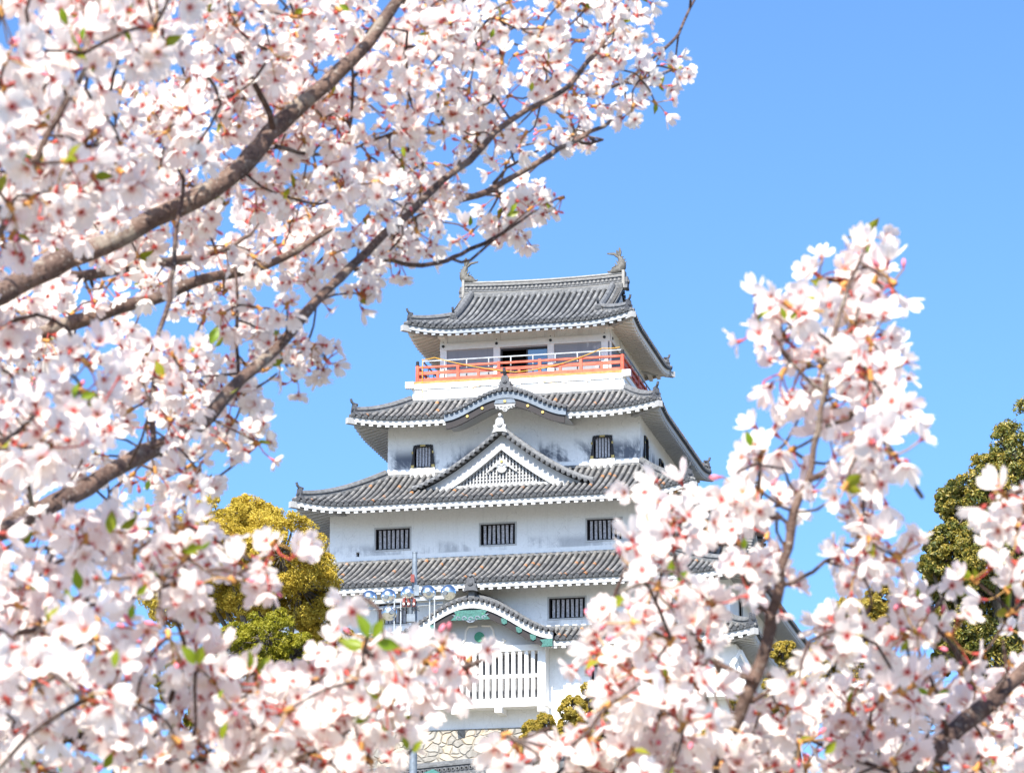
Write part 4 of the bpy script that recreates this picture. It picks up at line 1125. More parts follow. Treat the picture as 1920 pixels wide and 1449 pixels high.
# ------------------------------------------------------------------ floodlight mast
DM = 104.0
mp = at(777, 1131, DM); gz = float(hill(mp[0], mp[1]))
mast = empty('floodlight_mast', (mp[0], mp[1], gz))
tag(mast, 'grey steel floodlight mast with a crossarm of round silver lamps in front of the castle', 'floodlight mast')
def ml(px, py, dy=0.0):
    q = at(px, py, DM) - np.array([mp[0], mp[1], gz]); q[1] = dy; return q
mb = MB(); tp = ml(777, 1032)
mb.tube([(0, 0, -.3), (0, 0, tp[2] * .5), tp * np.array([0, 0, 1])], [.14, .11, .078], 16); mb.tube([tp * np.array([0, 0, 1]), tp * np.array([0, 0, 1]) + np.array([0, 0, .05])], .085, 16)
mb.build('pole', M['galv'], mast)
A0, A1 = ml(682, 1133, -.18), ml(833, 1121, -.18)
mb = MB(); mb.beam(A0, A1, .10, .12); mb.beam(A0 + (0.12, .10, -.16), A1 + (-.05, .10, -.16), .07, .09)
for x in (740, 752, 806, 815):
    a = ml(x, 1128 - (x - 740) * .07, -.24); b = ml(x, 1200, -.24); mb.beam(a, b, .04, .04, 0, up=(0, 1, 0))
mb.beam(ml(735, 1199, -.24), ml(822, 1193, -.24), .10, .05)
mb.build('crossarm', M['silver'], mast)
def lamp(px, py, r, aim):
    c = ml(px, py, -.15); aim = np.array(aim, float); aim /= np.linalg.norm(aim)
    mb = MB(); pts = [c - aim * r * .95 + aim * r * 1.25 * t for t in (0, .06, .2, .4, .62, .82, 1.0)]
    mb.tube(pts, [r * k for k in (.22, .42, .68, .87, .96, 1.0, 1.02)], 24, 0)
    o = mb.build('lamp', M['reflector'], mast, smooth=True)
    mb = MB(); mb.tube([c - aim * r * 1.25, c - aim * r * .8], [r * .30, r * .36], 12, 0)
    mb.beam(c + np.array([-r * .7, -.02, -r * .55]), c + np.array([r * .7, -.02, -r * .55]), .03, .03, 0)
    mb.build('lamp_bracket', M['galv'], o)
for px, py in ((692, 1122), (728, 1119), (766, 1114), (803, 1112), (840, 1111)):
    lamp(px, py, .238, (random.uniform(-.15, .35), 1, .25))
lamp(731, 1151, .245, (-.3, 1, .1))
mb = MB()
for (x0, x1, y0, y1) in ((765, 772, 1100, 1120), (777, 786, 1098, 1119), (763, 779, 1155, 1170)):
    a, b = ml(x0, y1, -.30), ml(x1, y0, -.12); mb = MB(); mb.box(a[0], b[0], a[1], b[1], a[2], b[2]); mb.build('junction_box', M['galv'], mast)
for x in (758, 767, 777):
    a, b = ml(x - 3.2, 1141, -.34), ml(x + 3.2, 1125, -.20)
    mb = MB(); mb.tube([((a[0] + b[0]) / 2, -.27, a[2]), ((a[0] + b[0]) / 2, -.27, b[2])], .05, 10); mb.box(a[0] + .02, a[0] + .07, -.36, -.32, a[2] + .05, a[2] + .12, 1)
    mb.build('ballast', [M['rust'], M['white_wood']], mast)
a, b = ml(770, 1091, -.22), ml(777, 1076, -.10); mb = MB(); mb.box(a[0], b[0], a[1], b[1], a[2], b[2]); mb.build('ballast', [M['rust']], mast)
mb = MB()
for k in range(7):
    x = random.uniform(752, 786); mb.tube([ml(x, 1143, -.26), ml(x + random.uniform(-5, 5), 1150, -.34), ml(x + random.uniform(-8, 8), 1144, -.22)], .012, 5)
mb.build('cable', M['black'], mast)

# ------------------------------------------------------------------ gatehouse below the stone wall
gyaw = R(-33.5); gp = at(850, 1419, 136.0); gz = float(hill(gp[0], gp[1])) - .3
gate = empty('gatehouse', (gp[0], gp[1], gz), gyaw)
tag(gate, 'tile roofed white gatehouse standing in front of the boulder wall', 'gatehouse')
rz = gp[2] - gz - .75; GL, GW = 11.0, 3.6
mb = MB(); wall_panel(mb, front((0, -2.4, 0)), -GL / 2 + .8, GL / 2 - .8, 0, rz - 1.5, [(-1.3, 1.3, .02, rz - 2.2)], .4)
wall_panel(mb, back((0, 2.4, 0)), -GL / 2 + .8, GL / 2 - .8, 0, rz - 1.5)
for s, f in ((1, right((GL / 2 - .8, 0, 0))), (-1, left((-GL / 2 + .8, 0, 0)))):
    wall_panel(mb, f, -2.4, 2.4, 0, rz - 1.5); mb.add([f(-2.4, 0, rz - 1.5), f(2.4, 0, rz - 1.5), f(0, 0, rz - .1)], [(0, 1, 2)], 0)
mb.build('plaster_wall', M['plaster'], gate)
mb = MB(); mb.box(-1.3, 1.3, -2.1, -2.0, .02, rz - 2.2); mb.build('gate_door', M['dark_wood'], gate)
mb = MB(); Hg = lambda d: rz - 2.0 + 2.0 * (.8 * d / GW + .2 * (d / GW) ** 2); fl = lambda s: 0.0
roof_side(mb, (-GL / 2, -GW), (1, 0), (0, 1), GL, GW, 0, 0, Hg, fl, None, lambda s: GW, rid0=1, sp=.30, rr=.10)
roof_side(mb, (GL / 2, GW), (-1, 0), (0, -1), GL, GW, 0, 0, Hg, fl, None, lambda s: GW, rid0=2, sp=.30, rr=.10)
groof = mb.build('tiled_roof', TILE, gate)
mb = MB()
mb.box(-GL / 2 - .1, GL / 2 + .1, -.26, .26, rz - .15, rz + .10, 0); mb.box(-GL / 2, GL / 2, -.20, .20, rz + .101, rz + .38, 2); mb.box(-GL / 2 - .1, GL / 2 + .1, -.25, .25, rz + .381, rz + .46, 0)
mb.sweep([(x, 0, rz + .46) for x in np.linspace(-GL / 2 - .15, GL / 2 + .15, 6)], [(-.15, 0), (.15, 0), (.12, .12), (0, .17), (-.12, .12)], 1)
for x in np.arange(-GL / 2 + .15, GL / 2, .22): mb.cyl((x, -.215, rz + .24), (0, 1, 0), .09, .05, 9, 0); mb.cyl((x, -.245, rz + .24), (0, 1, 0), .045, .03, 7, 3)
mb.build('ridge', [M['ridge'], M['ridge'], M['oni'], M['inside']], groof)
mb = MB()
for P0, e, nn in (((-GL / 2, -GW), (1, 0), (0, 1)), ((GL / 2, GW), (-1, 0), (0, -1))): eave(mb, P0, e, nn, GL, rz - 2.09, fl, 1.15)
mb.build('eave', [M['plaster_trim'], M['plaster_warm'], M['white_wood']], groof)

kp = at(812, 1441, 128.0); kz = float(hill(kp[0], kp[1]))
kio = empty('ticket_kiosk', (kp[0], kp[1], kz), R(-20))
tag(kio, 'small kiosk with a pale green pyramid roof whose tip shows before the gatehouse', 'kiosk')
h = kp[2] - kz; mb = MB(); mb.add([(-1.7, -1.7, h - 1.0), (1.7, -1.7, h - 1.0), (1.7, 1.7, h - 1.0), (-1.7, 1.7, h - 1.0), (0, 0, h)], [(0, 1, 4), (1, 2, 4), (2, 3, 4), (3, 0, 4), (3, 2, 1, 0)]); mb.build('roof', M['verdigris'], kio)
mb = MB(); mb.box(-1.4, 1.4, -1.4, 1.4, -.2, h - 1.02); mb.build('booth', M['white_wood'], kio)

# ------------------------------------------------------------------ background trees
def leaf_quads(C, N, size, up_bias=0.3, rs=rng):
    """one pointed four-cornered leaf per centre C, facing roughly N"""
    n = len(C)
    d = N + rs.normal(0, .75, (n, 3)) + np.array([0, 0, up_bias]); d /= np.linalg.norm(d, axis=1)[:, None] + 1e-9
    t = rs.normal(0, 1, (n, 3)); t -= d * np.sum(t * d, 1)[:, None]; t /= np.linalg.norm(t, axis=1)[:, None] + 1e-9
    b = np.cross(d, t); s = size * rs.uniform(.6, 1.35, n)[:, None]
    V = np.stack([C - t * s, C - b * s * .42 + d * s * .12, C + t * s, C + b * s * .42 + d * s * .12], 1).reshape(-1, 3)
    return V, np.arange(4 * n).reshape(n, 4)

def bg_tree(name, label, cat, dist, base_px, lobes, mat, leaf, clumps=26, per=150, group=None, tone=0.0, limb=True, dens=1.0):
    """lobes: (px, py, radius_px, depth offset): each lobe a cauliflower of clumps, each clump of leaf-sized faces"""
    bx = at(base_px[0], base_px[1], dist); gz = float(hill(bx[0], bx[1])) - .2
    O = np.array([bx[0], bx[1], gz]); root = empty(name, O); tag(root, label, cat, group)
    VV = []; U = []
    tw = MB()
    trunk_top = np.array([0, 0, (bx[2] - gz)])
    tw.tube([(0, 0, -.3), (.15, .05, trunk_top[2] * .5), trunk_top], [.42, .32, .20], 10, jit=.08)
    for (px, py, rp, dy) in lobes:
        c = at(px, py, dist + dy) - O; r = rp / FPX * (dist + dy)
        if limb:
            mid = (trunk_top * np.array([1, 1, .8]) + c) / 2 + rng.normal(0, .2, 3)
            tw.tube([trunk_top * np.array([1, 1, .75]), mid, c], [.18, .11, .05], 7, jit=.08)
        nc = int(clumps * dens)
        dirs = rng.normal(0, 1, (nc, 3)); dirs /= np.linalg.norm(dirs, axis=1)[:, None]
        for d in dirs:
            rc = r * rng.uniform(.15, .36); cc = c + d * (r - rc * .55) * rng.uniform(.72, 1.06) * np.array([1, 1, .95])
            if limb and rng.random() < .5: tw.tube([c + (cc - c) * .2, c + (cc - c) * .6 + rng.normal(0, .05, 3), cc], [.045, .03, .012], 5)
            # bumps on the clump
            nb = 7; bd = rng.normal(0, 1, (nb, 3)) + d * .8 + np.array([0, 0, .35]); bd /= np.linalg.norm(bd, axis=1)[:, None]
            shade = rng.uniform(0, .35)
            for b in bd:
                n = max(6, int(per / nb)); rb = rc * rng.uniform(.38, .62); bc = cc + b * rc * .62
                q = rng.normal(0, 1, (n, 3)) + b * .5 + np.array([0, 0, .25]); q /= np.linalg.norm(q, axis=1)[:, None]
                P = bc + q * rb * rng.uniform(.55, 1.05, (n, 1)) ** .6
                v, _ = leaf_quads(P, q, leaf); VV.append(v)
                # new leaves sit at the outside of the bumps
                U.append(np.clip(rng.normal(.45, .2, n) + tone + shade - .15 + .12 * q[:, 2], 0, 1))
    tw.build('trunk', M['bark_old'], root)
    V = np.concatenate(VV); U = np.concatenate(U); n = len(U)
    uv = np.stack([np.repeat(U, 4), np.tile([0, .5, 1, .5], n)], -1)
    np_mesh('crown', V, np.arange(4 * n).reshape(n, 4), M[mat], root, uv=uv, smooth=False)
    return root

bg_tree('camphor_tree', 'broad golden leaved camphor tree beside the left side of the castle', 'tree', 136, (500, 1240),
        [(412, 1010, 84, 0), (345, 1040, 70, 2), (470, 985, 58, 1), (530, 1040, 82, -1), (562, 1100, 78, 0), (480, 1090, 80, 1), (590, 1150, 48, 1), (400, 1100, 80, 2), (330, 1110, 70, 3)], 'leaf_gold', .062, 62, 300, dens=1.25)
bg_tree('lime_tree', 'lower lime green bushy tree in front of the golden camphor', 'tree', 126, (495, 1330),
        [(505, 1195, 58, 0), (455, 1215, 50, 1), (550, 1230, 48, 0), (490, 1260, 55, -1)], 'leaf_lime', .065, 44, 280, tone=.05)
bg_tree('lime_tree', 'small lime green tree low down among the blossoms at left', 'tree', 122, (335, 1390),
        [(320, 1275, 36, 0), (352, 1290, 34, 0), (385, 1340, 40, 0)], 'leaf_lime', .085, 26, 150)
bg_tree('evergreen_tree', 'olive evergreen tree wedged between golden camphor and castle wall', 'tree', 142, (640, 1330),
        [(640, 1215, 36, 0), (668, 1240, 30, 0), (610, 1240, 40, 0)], 'leaf_mid', .09, 26, 120, tone=-.15)
bg_tree('evergreen_tree', 'tall dark green evergreen tree at the right edge', 'tree', 110, (1880, 1330),
        [(1905, 850, 62, 0), (1960, 830, 90, 1), (1840, 915, 62, 0), (1900, 930, 72, -1), (1812, 960, 50, 0), (1790, 1030, 56, 0), (1860, 1030, 76, -1), (1930, 1010, 70, 0), (1772, 1075, 40, 1), (1840, 1110, 60, 0), (1910, 1110, 64, 1), (1810, 1180, 62, 0), (1880, 1200, 66, 0), (1940, 1190, 60, 1), (1790, 1230, 44, 0), (1765, 1020, 34, 0), (1755, 1120, 36, 1), (1760, 1180, 36, 0), (1780, 940, 30, 1), (1745, 1060, 24, 0)], 'leaf_dark', .072, 42, 190, dens=1.1, tone=.06)
bg_tree('camphor_tree', 'golden round topped tree left of the tall dark evergreen', 'tree', 132, (1650, 1330),
        [(1652, 1122, 34, 0), (1625, 1150, 30, 0), (1668, 1160, 36, 0), (1640, 1195, 36, 0)], 'leaf_mid', .06, 40, 300, tone=.22)
bg_tree('camphor_tree', 'sparse golden tree rising behind the blossoms right of the castle', 'tree', 134, (1580, 1330),
        [(1565, 1150, 26, 0), (1590, 1140, 26, 0), (1550, 1172, 26, 0), (1600, 1180, 36, 0), (1570, 1205, 36, 0), (1545, 1235, 34, 0), (1600, 1240, 38, 0), (1520, 1270, 34, 0), (1570, 1285, 44, 0)], 'leaf_mid', .06, 36, 240, tone=.15)
bg_tree('camphor_tree', 'golden shrubby tree against the castle right hand corner', 'tree', 128, (1480, 1330),
        [(1468, 1222, 24, 0), (1482, 1255, 26, 0), (1455, 1285, 24, 0), (1500, 1290, 32, 0)], 'leaf_mid', .06, 36, 240, tone=.2)
bg_tree('camphor_tree', 'small golden tree in front of the castle ground floor', 'tree', 128, (1108, 1420),
        [(1105, 1308, 26, 0), (1074, 1330, 26, 0), (1135, 1328, 28, 0), (1105, 1352, 36, 0), (1070, 1370, 30, 0), (1140, 1370, 34, 0)], 'leaf_mid', .06, 36, 250, tone=.18)
bg_tree('camphor_tree', 'little golden tree before the corner of the boulder wall', 'tree', 128, (1010, 1440),
        [(1022, 1355, 18, 0), (1000, 1372, 22, 0), (990, 1398, 24, 0), (1020, 1400, 24, 0)], 'leaf_mid', .06, 36, 230, tone=.18)
bg_tree('evergreen_tree', 'dark leafy bush below the castle corner behind the right cherry stem', 'tree', 124, (1400, 1480),
        [(1385, 1310, 22, 0), (1430, 1330, 34, 0), (1350, 1380, 36, 0), (1300, 1420, 40, 0), (1440, 1400, 44, 0)], 'leaf_mid', .065, 34, 200, tone=-.02)

def thicket(cx, cy, w, h, dist, n, label):
    b = at(cx, cy + h / 2, dist); gz = float(hill(b[0], b[1])); O = np.array([b[0], b[1], gz])
    root = empty('bare_shrub', O); tag(root, label, 'shrub')
    mb = MB(); top = at(cx, cy - h / 2, dist)[2] - gz; bot = b[2] - gz; ww = w / FPX * dist
    mb.tube([(0, 0, -.2), (0, 0, bot)], [.3, .2], 7)
    for _ in range(n):
        x = rng.uniform(-.5, .5) * ww * .6; p = np.array([x * .4, rng.normal(0, .5), bot * rng.uniform(.75, 1.0)]); pts = [p]
        d = np.array([rng.normal(0, .5) + x * .25, rng.normal(0, .3), 1.0]); L = (top - bot) * rng.uniform(.4, 1.1) / 6
        for _k in range(6):
            d = d + rng.normal(0, .28, 3) + np.array([0, 0, -.10]); d /= np.linalg.norm(d); p = p + d * L; pts.append(p)
        mb.tube(pts, np.linspace(.035, .010, 7), 4, cap=False)
        for _k in range(3):
            i = rng.integers(2, 6); q = pts[i]; e = rng.normal(0, 1, 3); e[2] = abs(e[2]) * .4; e /= np.linalg.norm(e)
            mb.tube([q, q + e * L, q + e * L * 2 + rng.normal(0, .15, 3)], [.016, .012, .006], 4, cap=False)
    mb.build('stems', M['dry'], root)
thicket(1690, 1255, 130, 130, 118, 260, 'dry brown leafless thicket under the dark evergreen')
thicket(1590, 1270, 130, 120, 121, 160, 'thin bare brown shrub below the sparse golden tree')

# ------------------------------------------------------------------ cherry trees in blossom, close to the camera
def flower_template(seed):
    """one blossom, radius 1, face along +z: five notched cupped petals, calyx, pedicel, crimson eye and anthers"""
    rs = np.random.default_rng(seed); V = []; Fq = []; MI = []; UVs = []
    cup = rs.uniform(.10, .50) if seed % 4 else rs.uniform(.8, 1.5); yel = rs.random()
    def addq(P, F, m, uv):
        b = len(V); V.extend(P)
        for f in F:
            Fq.append([b + i for i in f]); MI.append(m); UVs.append([uv[i] for i in f])
    T = [.04, .28, .56, .80, .97]; Wd = [.045, .19, .36, .39, .22]; Sx = [-1, -.5, 0, .5, 1]
    for p in range(5):
        a0 = 2 * math.pi * p / 5 + rs.normal(0, .06); ca, sa = math.cos(a0), math.sin(a0)
        cp = cup + rs.normal(0, .10); tw = rs.normal(0, .16); ln = rs.uniform(.93, 1.08); curl = rs.normal(.0, .10); wv = rs.normal(0, .05, 2)
        P = []; uv = []
        for t, w in zip(T, Wd):
            for s in Sx:
                tt = t * ln * (1 - .05 * abs(s) * (t > .5)) - (.12 if (t > .9 and s == 0) else 0) + (.03 if t > .9 and abs(s) == .5 else 0)
                z = cp * tt ** 1.3 * .9 + .10 * (s * s) * t - curl * max(0, t - .5) * 1.2 + tw * s * w + wv[0] * math.sin(6 * t + 3 * s) * t
                x, y = tt, s * w * (1 + .10 * math.sin(p * 2.1))
                P.append((x * ca - y * sa, x * sa + y * ca, z)); uv.append((t, 0))
        F = [(i * 5 + j, i * 5 + j + 1, (i + 1) * 5 + j + 1, (i + 1) * 5 + j) for i in range(4) for j in range(4)]
        addq(P, F, 0, uv)
    # eye: small crimson cup
    n = 8; P = []; 
    for r, z in ((.0, .10), (.08, .05), (.13, .06)):
        for k in range(n): P.append((r * math.cos(2 * math.pi * k / n), r * math.sin(2 * math.pi * k / n), z))
    addq(P, [(i * n + k, i * n + (k + 1) % n, (i + 1) * n + (k + 1) % n, (i + 1) * n + k) for i in range(2) for k in range(n)], 1 if yel < .6 else 3, [(0, 0)] * len(P))
    # stamens: thin filaments, anther boxes
    for k in range(11):
        a = 2 * math.pi * k / 11 + rs.normal(0, .15); l = rs.uniform(.22, .40); hz = rs.uniform(.26, .42)
        tip = np.array([l * math.cos(a), l * math.sin(a), hz]); b0 = np.array([.05 * math.cos(a), .05 * math.sin(a), .06])
        sd = np.array([-math.sin(a), math.cos(a), 0]) * .010
        addq([b0 - sd, b0 + sd, tip + sd, tip - sd], [(0, 1, 2, 3)], 4, [(0, 0)] * 4)
        s_ = .033; u = np.array([math.cos(a), math.sin(a), 0]) * s_; v = np.array([-math.sin(a), math.cos(a), 0]) * s_; w = np.array([0, 0, s_])
        addq([tip - u, tip - v, tip + u, tip + v], [(0, 1, 2, 3)], 2, [(0, 0)] * 4); addq([tip - w, tip - v, tip + w, tip + v], [(0, 1, 2, 3)], 2, [(0, 0)] * 4)
    # calyx tube and sepals
    P = []
    for r, z in ((.16, .0), (.12, -.14), (.08, -.34), (.045, -.42)):
        for k in range(6): P.append((r * math.cos(k * math.pi / 3), r * math.sin(k * math.pi / 3), z))
    addq(P, [(i * 6 + k, i * 6 + (k + 1) % 6, (i + 1) * 6 + (k + 1) % 6, (i + 1) * 6 + k) for i in range(3) for k in range(6)], 1, [(0, 0)] * len(P))
    for p in range(5):
        a = 2 * math.pi * (p + .5) / 5; c, s = math.cos(a), math.sin(a); w = .07
        addq([(.14 * c + w * s, .14 * s - w * c, -.04), (.40 * c, .40 * s, -.02 - .1 * rs.random()), (.14 * c - w * s, .14 * s + w * c, -.04), (.10 * c, .10 * s, -.10)], [(0, 1, 2, 3)], 1, [(0, 0)] * 4)
    return np.array(V, float), np.array(Fq), np.array(MI), np.array(UVs, float)
FL = [flower_template(100 + i) for i in range(14)]
FMATS = [M['petal'], M['calyx'], M['stamen'], M['pedicel'], M['petal']]

def bud_template(seed):
    rs = np.random.default_rng(seed); V = []; F = []; MI = []; n = 6
    prof = [(.02, 1.05), (.20, .85), (.27, .55), (.20, .22), (.12, .10), (.10, -.15), (.05, -.3)]
    for r, z in prof:
        for k in range(n): V.append((r * math.cos(k * math.pi / 3 + z), r * math.sin(k * math.pi / 3 + z), z))
    for i in range(len(prof) - 1):
        for k in range(n): F.append((i * n + k, i * n + (k + 1) % n, (i + 1) * n + (k + 1) % n, (i + 1) * n + k)); MI.append(0 if i < 3 else 1)
    return np.array(V, float), np.array(F), np.array(MI), np.zeros((len(F), 4, 2))
BUD = bud_template(3)
def leaf_template(seed):
    """a young pointed leaf folded along its midrib, along +x, length 1"""
    rs = np.random.default_rng(seed); V = []; F = []; UVs = []; bend = rs.uniform(.1, .5); fold = rs.uniform(.2, .6)
    T = np.linspace(0, 1, 7); W = [.02, .15, .23, .24, .18, .09, .0]
    for t, w in zip(T, W):
        for s in (-1, -.5, 0, .5, 1): V.append((t, s * w, fold * abs(s) * w - bend * t * t * .5 + .02 * math.sin(14 * t) * s))
    for i in range(6):
        for j in range(4):
            F.append((i * 5 + j, i * 5 + j + 1, (i + 1) * 5 + j + 1, (i + 1) * 5 + j)); UVs.append([(T[i], .5), (T[i], .5), (T[i + 1], .5), (T[i + 1], .5)])
    return np.array(V, float), np.array(F), np.zeros(len(F), int), np.array(UVs, float)
LF = [leaf_template(i) for i in range(5)]

def basis(z, spin):
    z = z / np.linalg.norm(z); r = np.array([0, 0, 1.0]) if abs(z[2]) < .9 else np.array([1.0, 0, 0])
    x = np.cross(r, z); x /= np.linalg.norm(x); y = np.cross(z, x)
    c, s = math.cos(spin), math.sin(spin)
    return np.stack([x * c + y * s, -x * s + y * c, z], 1)

class Bag:
    """collects many copies of small templates into one mesh"""
    def __init__(s): s.V = []; s.F = []; s.M = []; s.U = []; s.n = 0
    def put(s, T, B, sc, P, u1=0.5):
        v, f, m, uv = T; s.V.append((v * sc) @ B.T + P); s.F.append(f + s.n); s.M.append(m)
        q = uv.copy(); q[..., 1] = u1; s.U.append(q.reshape(-1, 2)); s.n += len(v)
    def strip(s, pts, r, m):
        """thin 4 sided tube"""
        pts = np.array(pts); t = pts[-1] - pts[0]; a = np.cross(t, (0.3, .9, .2)); a /= np.linalg.norm(a) + 1e-9; b = np.cross(t, a); b /= np.linalg.norm(b) + 1e-9
        V = np.concatenate([[p + a * r, p + b * r, p - a * r, p - b * r] for p in pts]); k = len(pts)
        F = np.array([(i * 4 + j, i * 4 + (j + 1) % 4, (i + 1) * 4 + (j + 1) % 4, (i + 1) * 4 + j) for i in range(k - 1) for j in range(4)])
        s.V.append(V); s.F.append(F + s.n); s.M.append(np.full(len(F), m)); s.U.append(np.zeros((len(F) * 4, 2))); s.n += len(V)
    def build(s, name, mats, parent):
        if not s.V: return None
        return np_mesh(name, np.concatenate(s.V), np.concatenate(s.F), mats, parent, np.concatenate(s.M), np.concatenate(s.U))

# how thickly the blossom hangs, 40 photo pixels to a cell (0 sky ... 9 solid)
DENS = """
125455567887764654467889853564101000000000000000
466666789976774843677876986765230000000000000000
367664689566775735867776877887781000000000000000
266431599778877567576556657888872000000000000000
667321278789887766665765647868620000000000000000
765543567788588755566995675634600000000000000000
984768877787678755557997874535000000000000000000
986889988787678877677475346521000000000000000000
889898998786688869996542361000000000000000000000
878889898788878889998666771000000000000000000000
568877776634688898588557621000000000000000000000
337654666667788896773415400000000000002352000000
121113345667888734200000000000000000038897200000
356434345655344515300000000000000000058897300000
678864337766554300000000000000000002479876200000
488863445322445100000000000000000005788774000000
678757756122587400000000000000000003458662000000
865148887552376200000000000000000000247573000000
974227877874000000000000000000000001555465000000
886442265772000000000000000000000000455574300000
986652423566200000000000000000000024335466200000
855651225602000000000000000000000045354466200000
414411566400000000000000000000000156530244000003
641105665000000000000000000002451367542410000067
974564356000000000000000000001664154320352000036
986767755435300000000000000001665045300256300006
996578778532400000000000000001564166200167320006
787487688633400000000000000003555176100403005403
778777787532200341000000000026776613002000577502
888878788520000250130100000027874001035203565201
999876774641000276653210000347884000024442010201
899876632676647777565316000447875201023345310334
888866663877877776553000000024687412143656655455
888667775777887776541000000224468556466778777777
775655886666667887510003355568758868888888888888
867754768888767787400001667888768867888888868888
867754768888767775300000667888768867888888868888
""".split()

def tube_branch(spec, dist, d_end=None):
    """spec: [(px, py, width px)], dist at the start and end of the limb"""
    n = len(spec); d_end = dist if d_end is None else d_end
    P = [at(x, y, dist + (d_end - dist) * i / max(1, n - 1)) for i, (x, y, w) in enumerate(spec)]
    Rr = [w / 2 / FPX * (dist + (d_end - dist) * i / max(1, n - 1)) for i, (x, y, w) in enumerate(spec)]
    return P, Rr
def smooth_path(P, Rr, step=.03):
    P = np.array(P); n = len(P); out = []; rad = []
    ext = np.vstack([2 * P[0] - P[1], P, 2 * P[-1] - P[-2]])
    for i in range(n - 1):
        p0, p1, p2, p3 = ext[i], ext[i + 1], ext[i + 2], ext[i + 3]
        m = max(2, int(np.linalg.norm(p2 - p1) / step))
        for k in range(m):
            t = k / m
            out.append(.5 * ((2 * p1) + (-p0 + p2) * t + (2 * p0 - 5 * p1 + 4 * p2 - p3) * t * t + (-p0 + 3 * p1 - 3 * p2 + p3) * t ** 3)); rad.append(Rr[i] + (Rr[i + 1] - Rr[i]) * t)
    out.append(P[-1]); rad.append(Rr[-1])
    return np.array(out), np.array(rad)

